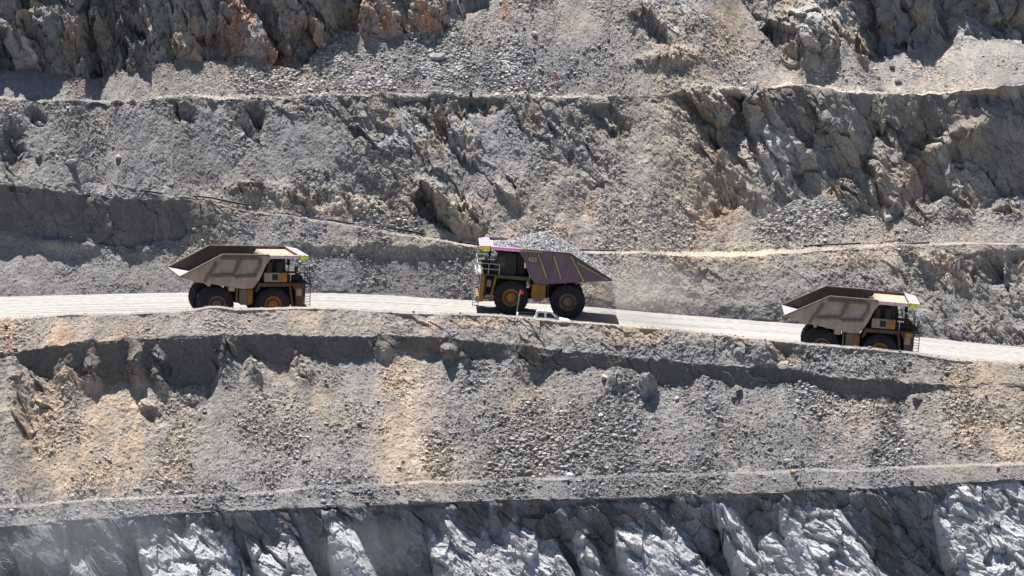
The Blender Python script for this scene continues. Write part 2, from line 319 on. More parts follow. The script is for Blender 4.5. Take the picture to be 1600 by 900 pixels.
# outcrops: u, v, ru, rv, rot, extra rock, push outwards (m)
OUT = [(215, 572, 11, 30, -5, 1.0, 1.2), (252, 585, 13, 30, -10, 1.0, 1.2), (105, 590, 22, 26, 0, .5, 1.2), (143, 583, 14, 25, 0, 1.0, 1.6),
       (352, 560, 16, 36, -8, .9, 1.3), (398, 575, 12, 25, -20, .8, .9), (35, 640, 14, 45, -15, 1.4, .3), (62, 625, 16, 45, -18, 1.0, .9),
       (470, 575, 14, 20, -30, .8, .7), (600, 545, 16, 14, 0, .6, 1.0), (822, 565, 22, 30, -10, 1.0, .7), (1010, 606, 14, 14, 0, 1.0, .7),
       (965, 600, 14, 10, 0, 1.0, .8), (700, 552, 10, 10, 0, .8, .7), (735, 560, 12, 10, 0, .8, .6), (1200, 555, 60, 14, 5, .8, .3),
       (1145, 545, 14, 9, 40, .9, .2), (240, 650, 30, 14, 40, .5, .1), (300, 635, 16, 14, 0, .6, .1), (1395, 670, 60, 30, 10, .3, .2),
       (390, 190, 22, 26, 0, 1.4, -.6), (290, 175, 20, 14, 40, .9, -.1), (20, 230, 20, 40, 0, 1.3, -.3), (55, 180, 20, 10, 30, .9, 0), (470, 170, 40, 12, 0, .5, 0),
       (590, 205, 60, 25, 25, .9, .1), (690, 205, 50, 30, 30, 1.2, .2), (740, 165, 40, 14, 0, .9, 0), (400, 300, 35, 13, 12, 1.0, .5), (470, 312, 50, 14, 12, .9, .3),
       (560, 320, 60, 18, 12, .7, .2), (690, 325, 45, 26, 30, 1.7, .8), (730, 345, 25, 18, 30, 1.6, .8), (800, 300, 25, 18, 0, .8, .2), (840, 190, 26, 18, 0, .9, 0), (900, 240, 60, 40, 50, .5, .2),
       (950, 190, 40, 20, 40, .8, .2), (1050, 92, 55, 12, -8, .9, .9), (1110, 165, 50, 22, 5, 1.1, .6), (1180, 155, 30, 14, 0, 1.4, .4), (1030, 35, 50, 30, 0, .9, .3),
       (1110, 220, 25, 18, 0, 1.0, .2), (1140, 300, 30, 30, 50, .7, .3), (1270, 62, 42, 46, 10, .6, 3.4), (1215, 60, 20, 40, -30, .8, 1.0), (1350, 70, 14, 30, 20, .4, .7),
       (1500, 425, 90, 22, 5, .6, .3), (1580, 415, 40, 18, 0, 1.2, -.4), (1440, 340, 30, 22, 0, .6, .2), (1500, 330, 30, 26, 0, .8, .5), (1580, 330, 30, 15, 0, .8, .3),
       (330, 345, 20, 30, -10, .5, .8), (152, 318, 12, 16, 10, .3, .9), (110, 385, 50, 10, 5, .3, .7), (225, 392, 20, 12, 0, .2, .6), (1080, 430, 80, 25, 5, .25, 0),
       (1270, 190, 60, 40, 55, .4, 1.3), (1400, 255, 60, 60, 60, .5, 1.6), (1330, 300, 30, 40, 50, .4, 1.0), (1490, 220, 16, 60, 60, .4, 1.8), (1200, 240, 40, 70, -25, .3, .8), (1560, 150, 30, 12, 0, 1.0, 0),
       (240, 70, 20, 60, -15, .4, .9), (150, 50, 12, 50, -10, .4, .6), (380, 40, 24, 50, -30, .4, .9), (60, 40, 22, 50, -20, .4, .7), (1440, 10, 110, 70, 0, -.5, -1.6), (1590, 20, 60, 60, 0, -.3, -1.0), (560, 20, 24, 40, -30, .5, 1.8), (660, 20, 40, 30, -30, .4, 1.6)]
for (u, v, ru, rv, rot, rk, pu) in OUT:
    b = blob(u, v, ru, rv, rot, 2.5); RKs += rk*b; base_disp += pu*b
RKs *= np.broadcast_to(1.0, RKs.shape)
RKs[road_rows] = 0; base_disp[road_rows] = 0
# broad relief
Xf = Xg.astype(np.float32); Sf = Sg.astype(np.float32)
wx = fbm(Xf*0.35, Sf*0.35, 50, 3)*0.45; wy = fbm(Xf*0.35+40, Sf*0.35, 51, 3)*0.45
def rot2(x, y, deg, stretch):
    c, s = math.cos(R(deg)), math.sin(R(deg))
    a = x*c+y*s; b = (-x*s+y*c)/stretch
    return a, b
# S grows downwards; blades lean from upper left to lower right
a1, b1 = rot2(Xf+wx, Sf+wy, -27, 2.6)
f1, id1 = facets(a1/3.6, b1/3.6, 60, 1.15)
a2, b2 = rot2(Xf+wx*0.6, Sf+wy*0.6, -33, 2.2)
f2, id2 = facets(a2/1.15, b2/1.15, 61, 1.1)
a3, b3 = rot2(Xf+wx*0.3, Sf+wy*0.3, -20, 1.6)
f3, id3 = facets(a3/0.45, b3/0.45, 62, 1.2)
fb, idb = facets((Xf+wx)*.5+Sf*.18, (Sf+wy)*.34-Xf*.12, 64, .85)
low_ = sm(Vg-np.broadcast_to(G, Vg.shape), 0, 12); f1 = f1*(1-low_*.75)+fb*low_*.9
f4, id4 = facets(Xf/0.30, Sf/0.30, 63, 1.3)
gul = fbm(Xf*0.22, Sf*0.05, 70, 4); soft = fbm(Xf*0.5, Sf*0.35, 71, 4)
fine = fbm(Xf*3.0, Sf*3.0, 72, 3)
rubm = sm(fbm(Xf*0.28+7, Sf*0.20, 73, 4), -0.25, 0.45)          # where the coarse rubble lies
Rb = RKs*sm(RKs, .25, .7)
D_ = Rb*(1.0*f1+0.30*f2)+RKs*(.10*f2*sm(RKs,.1,.4)+0.12*f3) + RBs*(0.35*gul*(RBs > .05)+0.16*soft) + RBs*(0.045+0.08*rubm)*f4 + 0.03*fine*(RBs+RKs) + base_disp
D_ += RBs*0.06*f3*rubm + np.clip(RKs, 0, 1)*0.25*soft
lineup = [r for r in range(nr)]
D_ -= 0.55*np.clip(RKs-.5, 0, 1.5)
# keep crests where they belong
calm = np.ones(nr); 
for r in range(first_dn, berm_row): calm[r] = 0
D_ *= calm[:, None]
k1 = band.index(('dn', 1)); D_[k1:band.index(('dn', 3))+2] *= 0.5
D_[road_rows] = 0.02*fbm(Xf[road_rows]*0.2, Sf[road_rows]*1.2, 80, 3)
k0 = band.index(('dn', 3)); D_[k0-8:k0+2] *= 0.5
X = Xg + 0.25*D_*fbm(Xf*0.8, Sf*0.8, 90, 2); Y = Yg + ny*D_; Z = Zg + nz*D_
rG = band.index(('dn', 7)); X[rG:] += 0.38*(Sg[rG:]-Sg[rG])*np.clip((Sg[rG:]-Sg[rG])/2.5, 0, 1)*(Vg[rG:] < 1100)
VX = np.stack([X, Y, Z], -1).astype(np.float32)

# ------------------------------------------------------------------ rock colours, with shade mixed into the steep bands
def C(*c): return np.array(c, np.float32)
GREY = C(.272, .260, .255); DGREY = C(.165, .163, .172); TAN = C(.42, .335, .25); PALE = C(.43, .41, .39); BLUE = C(.47, .48, .50); RUST = C(.33, .155, .07); OLIVE = C(.24, .225, .17); CREAM = C(.52, .45, .37)
col = np.broadcast_to(GREY, Yg.shape+(3,)).astype(np.float32).copy()
def mixc(c, m): 
    global col
    m = np.clip(m, 0, 1).astype(np.float32)[..., None]; col = col*(1-m)+c*m
patch = fbm(Xf*0.16, Sf*0.09, 100, 5); patch2 = fbm(Xf*0.5+9, Sf*0.3, 101, 5); streak = fbm(Xf*0.9+Sf*0.12, Sf*0.12, 102, 4)
nz1 = sm(patch, -.1, .6); nz2 = sm(patch2+streak*.6, -.2, .7)
mixc(OLIVE, .35*nz1); mixc(DGREY, .5*sm(patch2, .1, .8))
TN = [(90, 640, 90, 130, .85), (190, 680, 110, 90, 1.0), (150, 740, 120, 40, .8), (640, 640, 50, 130, 1.2), (660, 720, 70, 50, .9), (1540, 640, 90, 90, 1.0), (1330, 650, 60, 60, .55), (520, 640, 70, 70, .4), (430, 640, 60, 100, .4),
      (840, 640, 60, 70, .45), (100, 520, 180, 30, .95), (450, 500, 250, 22, .7), (800, 505, 160, 10, .9), (1100, 525, 300, 10, .8), (1560, 590, 70, 30, .7), (970, 480, 70, 60, .5), (1000, 420, 110, 50, .45),
      (1080, 260, 60, 120, .7), (1130, 330, 60, 60, .75), (1000, 200, 60, 80, .5), (900, 330, 140, 50, .55), (800, 350, 120, 40, .45), (1060, 110, 80, 60, .4), (1130, 60, 50, 60, .7), (1240, 120, 80, 30, .5),
      (480, 320, 160, 20, .7), (400, 110, 160, 40, .3), (300, 350, 60, 60, .2), (1250, 400, 220, 25, .45), (1400, 380, 220, 50, .3), (620, 20, 130, 40, .9), (420, 30, 120, 70, .35), (1440, 220, 100, 110, .45), (1300, 40, 160, 60, .3), (890, 20, 60, 40, .5), (830, 720, 60, 20, .3), (700, 380, 200, 14, .35), (1120, 398, 120, 8, .6)]
for (u, v, ru, rv, a) in TN: mixc(TAN, a*blob(u, v, ru, rv, 0, 3)*(.5+.8*nz2))
for (u, v, ru, rv, a) in [(650, 690, 10, 70, .7), (655, 600, 20, 60, .6), (60, 515, 60, 22, .6), (600, 500, 90, 14, .7), (530, 500, 14, 20, .8), (130, 512, 20, 16, .6), (1000, 260, 40, 60, .35), (870, 280, 26, 60, .4), (1250, 400, 240, 6, .4), (420, 150, 200, 6, .5), (840, 148, 110, 6, .8), (1330, 140, 240, 7, .9), (1280, 120, 200, 26, .5), (1500, 90, 120, 40, .45), (700, 390, 400, 5, .2)]:
    mixc(CREAM, a*blob(u, v, ru, rv)*(.25+.7*nz2))
for (u, v, ru, rv, a) in [(120, 80, 14, 50, .9), (165, 110, 20, 14, .8), (180, 60, 12, 40, .6), (365, 80, 18, 16, 1), (300, 80, 20, 20, .6), (435, 85, 20, 18, 1), (560, 15, 30, 30, .7), (600, 45, 30, 14, .9), (790, 15, 8, 20, .5), (640, 40, 30, 10, .7), (40, 30, 14, 30, .5), (10, 530, 12, 30, .45), (190, 520, 20, 10, .35), (100, 525, 20, 12, .45), (400, 295, 20, 8, .5), (1140, 330, 20, 20, .5), (1410, 300, 40, 25, .35), (1440, 250, 30, 30, .3)]:
    mixc(RUST, a*blob(u, v, ru, rv)*(.7+.6*nz2))
rocky = np.clip(RKs, 0, 2)
# the bare rock of the two big faces is paler than the rubble
lowface = (Vg > np.broadcast_to(G, Vg.shape)+3).astype(np.float32)
mixc(BLUE, lowface*(.75+.25*nz2)); mixc(DGREY, lowface*.35*sm(patch2, .15, .7)); mixc(PALE, lowface*.25*sm(streak, 0, .5))
rightface = sm(Ug, 1120, 1200)*(Vg < np.broadcast_to(TB, Vg.shape))*(Vg > np.broadcast_to(B, Vg.shape))
mixc(C(.36, .345, .31), .6*rightface*(.5+.5*nz2)); mixc(C(.12, .11, .10), .6*sm(Ug, 1120, 1160)*(Vg > np.broadcast_to(B, Vg.shape))*(Vg < np.broadcast_to(Bm, Vg.shape))*(.3+.7*nz2))  # dark mix down to Bm paints shadow at the top of the right cliff
mixc(C(.33, .32, .32), .5*(Vg < np.broadcast_to(TC, Vg.shape)))
mixc(C(.30, .30, .32), .45*blob(700, 215, 160, 45)); mixc(PALE, .5*blob(1270, 62, 50, 46)); mixc(PALE, .5*blob(1200, 260, 50, 80)); mixc(PALE, .4*blob(1320, 260, 60, 50)); mixc(PALE, .35*blob(1480, 250, 30, 60)); mixc(PALE, .35*blob(1040, 20, 60, 40))
mixc(DGREY, .55*blob(830, 690, 190, 55)*(.4+.6*nz2)); mixc(DGREY, .6*blob(1200, 690, 170, 60)*(.4+.6*nz2)); mixc(DGREY, .5*blob(1535, 690, 18, 40, 10)); mixc(DGREY, .35*blob(1150, 580, 300, 30)); mixc(DGREY, .5*blob(60, 340, 230, 40)); mixc(DGREY, .35*blob(600, 430, 300, 30))  # slope blobs are darker rubble; alcove and ledge ones paint in shade
shadeE = (Vg > np.broadcast_to(E, Vg.shape))*(Vg < np.broadcast_to(S, Vg.shape)); shadeA = (Vg > np.broadcast_to(P, Vg.shape))*(Vg < np.broadcast_to(A1, Vg.shape))*(1-sm(Ug, 270, 330))  # where shade is painted on the ledge face and left alcove
mixc(C(.15, .135, .12), .75*shadeE); mixc(C(.15, .14, .14), .75*shadeA); shadeG = (Vg > np.broadcast_to(G, Vg.shape))*(Vg < np.broadcast_to(Hn, Vg.shape)); mixc(C(.095, .10, .12), .95*shadeG*(.6+.4*nz2)); mixc(C(.16, .14, .13), .5*shadeG*sm(streak, .0, .4))  # dark mix paints the shadow below the lower bench edge; brown streaks are mottling
shadeC = (Vg < np.broadcast_to(TC, Vg.shape)); mixc(C(.20, .195, .20), .45*shadeC*nz2*(1-sm(Ug, 480, 640)+sm(Ug, 1250, 1350)))  # upper cliff flanks darkened as well, shade put into the rock colour
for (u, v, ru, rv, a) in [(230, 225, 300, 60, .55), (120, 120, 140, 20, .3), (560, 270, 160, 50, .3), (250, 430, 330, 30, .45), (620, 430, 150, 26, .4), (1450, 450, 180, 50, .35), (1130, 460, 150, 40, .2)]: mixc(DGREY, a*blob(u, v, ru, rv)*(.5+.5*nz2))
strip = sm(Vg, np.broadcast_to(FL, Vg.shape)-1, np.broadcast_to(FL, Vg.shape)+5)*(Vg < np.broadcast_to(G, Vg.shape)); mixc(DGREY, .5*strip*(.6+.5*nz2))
rockyC = sm(RKs, .4, 1.0)*(1-low_)
mixc(RUST, .55*rockyC*sm(patch2+.5*streak+.8*(id2-.5)+.5*(id1-.5), .15, .75)*np.clip(blob(400, 40, 260, 90)+blob(620, 20, 120, 60), 0, 1)); mixc(C(.33, .26, .18), .55*rockyC*sm(-patch2+.7*(id2-.5), .1, .7)); mixc(C(.13, .125, .13), .4*rockyC*(id1 > .4)*(id1 < .55))
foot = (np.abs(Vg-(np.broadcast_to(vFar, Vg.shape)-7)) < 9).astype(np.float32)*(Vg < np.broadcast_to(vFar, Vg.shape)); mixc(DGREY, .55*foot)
# single stones and blocks differ in tone
tone = 1+0.25*(id1-.5)*rockyC+0.35*(id2-.5)*np.clip(RKs, 0, 1)+0.16*(id3-.5)*np.clip(RKs+RBs, 0, 1)+0.75*(id4-.42)*np.clip(RBs*(.5+.6*rubm), 0, 1)+0.12*patch2
col *= tone[..., None].astype(np.float32)
col = np.clip(col, .03, .75)

def sheet(name, r0, r1, mat, kind='structure', step=1):
    V = VX[r0:r1+1].reshape(-1, 3); n = r1-r0+1
    i = np.arange((n-1)*(nu-1)); rr = i//(nu-1); cc = i % (nu-1); a = rr*nu+cc
    q = np.stack([a, a+nu, a+nu+1, a+1], 1).astype(np.int32)
    me = bpy.data.meshes.new(name)
    me.vertices.add(len(V)); me.vertices.foreach_set('co', V.ravel())
    me.loops.add(q.size); me.loops.foreach_set('vertex_index', q.ravel())
    me.polygons.add(len(q)); me.polygons.foreach_set('loop_start', np.arange(0, q.size, 4, dtype=np.int32)); me.polygons.foreach_set('loop_total', np.full(len(q), 4, np.int32))
    me.update(calc_edges=True); me.shade_flat()
    ca = me.color_attributes.new('Col', 'FLOAT_COLOR', 'POINT')
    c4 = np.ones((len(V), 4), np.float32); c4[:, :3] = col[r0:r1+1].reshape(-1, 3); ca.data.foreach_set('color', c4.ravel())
    if name == 'haul_road':
        uvl = me.uv_layers.new(name='lane'); uv = np.stack([Xf[r0:r1+1].ravel(), Sf[r0:r1+1].ravel()], 1)[q.ravel()]
        uvl.data.foreach_set('uv', uv.astype(np.float32).ravel())
    me.materials.append(mat)
    o = bpy.data.objects.new(name, me); COL.objects.link(o); o['kind'] = kind
    return o
def brow(b): return band.index(b)
cuts = [('upper_rock_face', 0, brow(('up', 8))), ('upper_bench', brow(('up', 8)), brow(('up', 6))), ('middle_hillside', brow(('up', 6)), brow(('up', 3))),
        ('road_cutting', brow(('up', 3)), first_dn), ('haul_road', first_dn, berm_row+0), ('roadside_berm', berm_row, brow(('dn', 5))),
        ('lower_scree_slope', brow(('dn', 5)), brow(('dn', 7))), ('lower_bench', brow(('dn', 7)), brow(('dn', 9))), ('lower_rock_face', brow(('dn', 9)), nr-1)]
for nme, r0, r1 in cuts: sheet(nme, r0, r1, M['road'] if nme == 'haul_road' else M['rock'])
def simple_plane(name, x0, x1, y0, y1, z, mat):
    me = bpy.data.meshes.new(name); me.from_pydata([(x0, y0, z), (x1, y0, z), (x1, y1, z), (x0, y1, z)], [], [(0, 1, 2, 3)]); me.materials.append(mat)
    o = bpy.data.objects.new(name, me); COL.objects.link(o); o['kind'] = 'structure'; return o
simple_plane('pit_floor', -4000, 4000, -4000, 900, -62.3, M['floor'])

# ground queries: nearest sheet vertex to a photo pixel
core = (U >= -70) & (U <= 1671)
def ground_px(u, v, r0=0, r1=None):
    """point of the finished sheet seen at pixel u, v (lowest-depth match in that column)"""
    c = int(np.argmin(np.abs(U-u))); P_ = VX[r0:r1, c]
    dY = P_[:, 1]-CY; dZ = P_[:, 2]-CZ
    vv = 450-F*(dY*math.sin(PITCH)+dZ*math.cos(PITCH))/(dY*math.cos(PITCH)-dZ*math.sin(PITCH))
    i = int(np.argmin(np.abs(vv-v)))
    return Vector(P_[i].tolist())
def road_point(u, v):
    """road-surface point at pixel u, v"""
    z = float(np.interp(u, U, ZR)); a = (450-v)/F
    t = (z-CZ)/(a*math.cos(PITCH)-math.sin(PITCH))
    return Vector(((u-800)/F*t, CY+t*(a*math.sin(PITCH)+math.cos(PITCH)), z))

# ------------------------------------------------------------------ loose rubble (nobody could count it)
ICO = None
def ico():
    p = (1+5**.5)/2
    v = np.array([(-1, p, 0), (1, p, 0), (-1, -p, 0), (1, -p, 0), (0, -1, p), (0, 1, p), (0, -1, -p), (0, 1, -p), (p, 0, -1), (p, 0, 1), (-p, 0, -1), (-p, 0, 1)], float)
    v /= np.linalg.norm(v[0])
    f = np.array([(0, 11, 5), (0, 5, 1), (0, 1, 7), (0, 7, 10), (0, 10, 11), (1, 5, 9), (5, 11, 4), (11, 10, 2), (10, 7, 6), (7, 1, 8), (3, 9, 4), (3, 4, 2), (3, 2, 6), (3, 6, 8), (3, 8, 9), (4, 9, 5), (2, 4, 11), (6, 2, 10), (8, 6, 7), (9, 8, 1)])
    return v, f
def octa():
    v = np.array([(-1, -1, -1), (1, -1, -1), (1, 1, -1), (-1, 1, -1), (-.7, -.7, .8), (.7, -.7, .8), (.7, .7, .8), (-.7, .7, .8)], float)*.6
    f = np.array([(0, 4, 5), (0, 5, 1), (1, 5, 6), (1, 6, 2), (2, 6, 7), (2, 7, 3), (3, 7, 4), (3, 4, 0), (4, 7, 6), (4, 6, 5)])
    return v, f
def rocks_mesh(name, pos, size, cols, shape, mat):
    v0, f0 = shape; n = len(pos); k = len(v0)
    v = v0[None]*(1+rng.uniform(-.38, .38, (n, k, 1)))*rng.uniform(.6, 1.25, (n, 1, 3))
    a = rng.uniform(0, 2*np.pi, n); b = rng.normal(0, .5, n)
    ca, sa, cb, sb = np.cos(a), np.sin(a), np.cos(b), np.sin(b)
    Rm = np.zeros((n, 3, 3)); Rm[:, 0, 0] = ca; Rm[:, 0, 1] = -sa*cb; Rm[:, 0, 2] = sa*sb; Rm[:, 1, 0] = sa; Rm[:, 1, 1] = ca*cb; Rm[:, 1, 2] = -ca*sb; Rm[:, 2, 1] = sb; Rm[:, 2, 2] = cb
    v = np.einsum('nij,nkj->nki', Rm, v)*size[:, None, None]*np.array([1.15, 1.0, .72])+pos[:, None, :]
    f = (f0[None]+(np.arange(n)*k)[:, None, None]).reshape(-1, 3).astype(np.int32)
    me = bpy.data.meshes.new(name); me.vertices.add(n*k); me.vertices.foreach_set('co', v.astype(np.float32).ravel())
    me.loops.add(f.size); me.loops.foreach_set('vertex_index', f.ravel()); me.polygons.add(len(f))
    me.polygons.foreach_set('loop_start', np.arange(0, f.size, 3, dtype=np.int32)); me.polygons.foreach_set('loop_total', np.full(len(f), 3, np.int32)); me.update(calc_edges=True); me.shade_flat()
    ca_ = me.color_attributes.new('Col', 'FLOAT_COLOR', 'POINT'); c4 = np.ones((n, k, 4), np.float32); c4[:, :, :3] = cols[:, None, :]; ca_.data.foreach_set('color', c4.ravel())
    me.materials.append(mat); o = bpy.data.objects.new(name, me); COL.objects.link(o); return o
area = np.abs(np.gradient(Xg, axis=1))*np.concatenate([ds, ds[-1:]])
vis = (Ug > -60) & (Ug < 1660) & (Vg > -40) & (Vg < 960)
dens = RBs*(.22+.85*rubm)*np.clip(1.25-RKs, .1, 1)
for (u, v, ru, rv, a) in [(560, 110, 120, 40, 3.5), (760, 100, 110, 50, 3.5), (640, 120, 250, 26, 1.5), (1300, 350, 90, 30, 3), (1400, 370, 60, 20, 1.5), (760, 660, 90, 70, 2), (900, 700, 150, 50, 1.5), (1200, 700, 150, 50, 1.8), (350, 110, 60, 25, 1.6), (430, 420, 120, 30, .6),
                          (500, 770, 700, 26, .8), (1320, 115, 60, 18, 1.2), (600, 350, 140, 22, 1.2), (1250, 640, 50, 30, 1.2), (650, 650, 60, 90, -.6), (200, 660, 120, 70, -.3), (960, 60, 80, 60, -.25), (450, 700, 150, 60, .8), (820, 565, 120, 20, .5)]:
    dens = dens + a*blob(u, v, ru, rv)*(.3+.7*rubm)*(RBs > .1)
dens = np.clip(dens, 0, None); dens[road_rows] = 0
pr_ = (dens*area*vis).ravel(); pr2_ = (dens**2.2*area*vis).ravel()
def scatter(n, seed):
    pr = pr2_ if seed == 5 else pr_ 
    r = np.random.default_rng(seed); cdf = np.cumsum(pr); return np.searchsorted(cdf, r.uniform(0, cdf[-1], n))
flat = VX.reshape(-1, 3); cflat = col.reshape(-1, 3); bx = np.stack([np.zeros(nr*nu), ny.ravel(), nz.ravel()], 1)
def layer(name, n, smin, smax, power, seed, shape, vr, label):
    idx = scatter(n, seed); size = smin+(smax-smin)*rng.uniform(0, 1, n)**power
    pos = flat[idx]+rng.uniform(-.06, .06, (n, 3))+bx[idx]*(size*.25)[:, None]
    tn = 1.2*rng.uniform(1-vr, 1+vr*1.6, (n, 1)); c = cflat[idx]*tn*(1+rng.uniform(-.04, .04, (n, 3)))
    gr = c.mean(1, keepdims=True); c = c*.65+gr*.35*1.05
    o = rocks_mesh(name, pos, size, np.clip(c, .02, .8), shape, M['rubble']); tag(o, label, 'rubble', kind='stuff')
layer('rubble', 32000, .05, .22, 4.0, 5, ico(), .35, 'loose broken grey rock scattered over the scree slopes and benches')
layer('gravel', 240000, .03, .075, 1.6, 6, octa(), .4, 'fine pale and dark gravel covering the mine slopes')

# ------------------------------------------------------------------ mesh builder for made things
class MB:
    def __init__(s): s.v = []; s.f = []
    def add(s, vs, fs):
        n = len(s.v); s.v += [tuple(map(float, p)) for p in vs]; s.f += [tuple(n+i for i in q) for q in fs]; return s
    def box(s, x0, x1, y0, y1, z0, z1):
        return s.add([(x0, y0, z0), (x1, y0, z0), (x1, y1, z0), (x0, y1, z0), (x0, y0, z1), (x1, y0, z1), (x1, y1, z1), (x0, y1, z1)],
                     [(0, 3, 2, 1), (4, 5, 6, 7), (0, 1, 5, 4), (1, 2, 6, 5), (2, 3, 7, 6), (3, 0, 4, 7)])
    def prism(s, poly, y0, y1):                 # xz outline pulled along y
        n = len(poly); vs = [(x, y0, z) for x, z in poly]+[(x, y1, z) for x, z in poly]
        fs = [tuple(range(n)), tuple(range(2*n-1, n-1, -1))]+[(i, i+n, (i+1) % n+n, (i+1) % n) for i in range(n)]
        return s.add(vs, fs)
    def hexa(s, a, b):                          # two quads joined to a solid
        return s.add(list(a)+list(b), [(0, 3, 2, 1), (4, 5, 6, 7), (0, 1, 5, 4), (1, 2, 6, 5), (2, 3, 7, 6), (3, 0, 4, 7)])
    def bar(s, p, q, r, k=6):
        p = Vector(p); q = Vector(q); d = (q-p).normalized(); a = d.orthogonal().normalized(); b = d.cross(a)
        vs = [tuple(c+a*math.cos(2*math.pi*i/k)*r+b*math.sin(2*math.pi*i/k)*r) for c in (p, q) for i in range(k)]
        return s.add(vs, [tuple(range(k-1, -1, -1)), tuple(range(k, 2*k))]+[(i, (i+1) % k, (i+1) % k+k, i+k) for i in range(k)])
    def path(s, pts, r, k=6):
        for a, b in zip(pts[:-1], pts[1:]): s.bar(a, b, r, k)
        return s
    def lathe(s, prof, cx, cz, k=44, lug=0.0):  # prof: (y, radius) about an axle along y
        n = len(prof); vs = []
        for i in range(k):
            a = 2*math.pi*i/k
            for (y, r) in prof:
                rr = r+(lug if (i % 2 == 0 and r > 1.7) else 0)
                vs.append((cx+rr*math.cos(a), y, cz+rr*math.sin(a)))
        fs = [(i*n+j, i*n+j+1, ((i+1) % k)*n+j+1, ((i+1) % k)*n+j) for i in range(k) for j in range(n-1)]
        return s.add(vs, fs)
    def build(s, name, mat, parent=None, bevel=0.0):
        me = bpy.data.meshes.new(name); me.from_pydata(s.v, [], s.f); me.materials.append(mat)
        import bmesh
        bm = bmesh.new(); bm.from_mesh(me); bmesh.ops.recalc_face_normals(bm, faces=bm.faces)
        if bevel: bmesh.ops.bevel(bm, geom=list(bm.edges), offset=bevel, segments=2, affect='EDGES', clamp_overlap=True)
        bm.to_mesh(me); bm.free()
        o = bpy.data.objects.new(name, me); COL.objects.link(o)
        if parent: o.parent = parent
        return o
def lettering(name, text, size, mat, parent, loc, rot):
    cu = bpy.data.curves.new(name, 'FONT'); cu.body = text; cu.size = size; cu.extrude = 0.008; cu.offset = 0.015
    t = bpy.data.objects.new(name+'_tmp', cu); COL.objects.link(t)
    me = bpy.data.meshes.new_from_object(t.evaluated_get(bpy.context.evaluated_depsgraph_get()))
    COL.objects.unlink(t); bpy.data.objects.remove(t)
    me.materials.clear(); me.materials.append(mat); me.name = name
    o = bpy.data.objects.new(name, me); COL.objects.link(o); o.parent = parent; o.location = loc; o.rotation_euler = rot
    return o

# ------------------------------------------------------------------ haul trucks
WR = 1.78
def wheel(t, x, y0, y1, out, hubcol='rim', deep=False):
    """y0..y1 tyre width; out = +1/-1 side the rim looks to"""
    w_ = y1-y0; p = [(y0+.10, .84), (y0+.02, 1.0), (y0, 1.35), (y0+.10, 1.62), (y0+.22, WR-.02), (y0+w_*.5, WR), (y1-.22, WR-.02), (y1-.10, 1.62), (y1, 1.35), (y1-.02, 1.0), (y1-.10, .84)]
    o = MB().lathe(p, x, WR, 56, 0.035).build('wheel', M['tyre'], t)
    yo, yi = (y1, y0) if out > 0 else (y0, y1); s = out
    rp = [(yo-s*.12, .93), (yo-s*.06, .90), (yo-s*.10, .80), (yo-s*.30, .72), (yo-s*.32, .55), (yo-s*.12, .50), (yo-s*.05, .42), (yo-s*.05, .20), (yo+s*.03, .17), (yo+s*.03, .001)]
    MB().lathe(rp, x, WR, 32).build('rim', M[hubcol], o)
    b = MB().lathe([(yo-s*.34, .66), (yo-s*.29, .66), (yo-s*.29, .56), (yo-s*.34, .56)], x, WR, 24)
    for i in range(12):
        a = i*math.pi/6; b.bar((x+.61*math.cos(a), yo-s*.33, WR+.61*math.sin(a)), (x+.61*math.cos(a), yo-s*.24, WR+.61*math.sin(a)), .035)
    b.build('nut_ring', M['brown'], o)
    return o

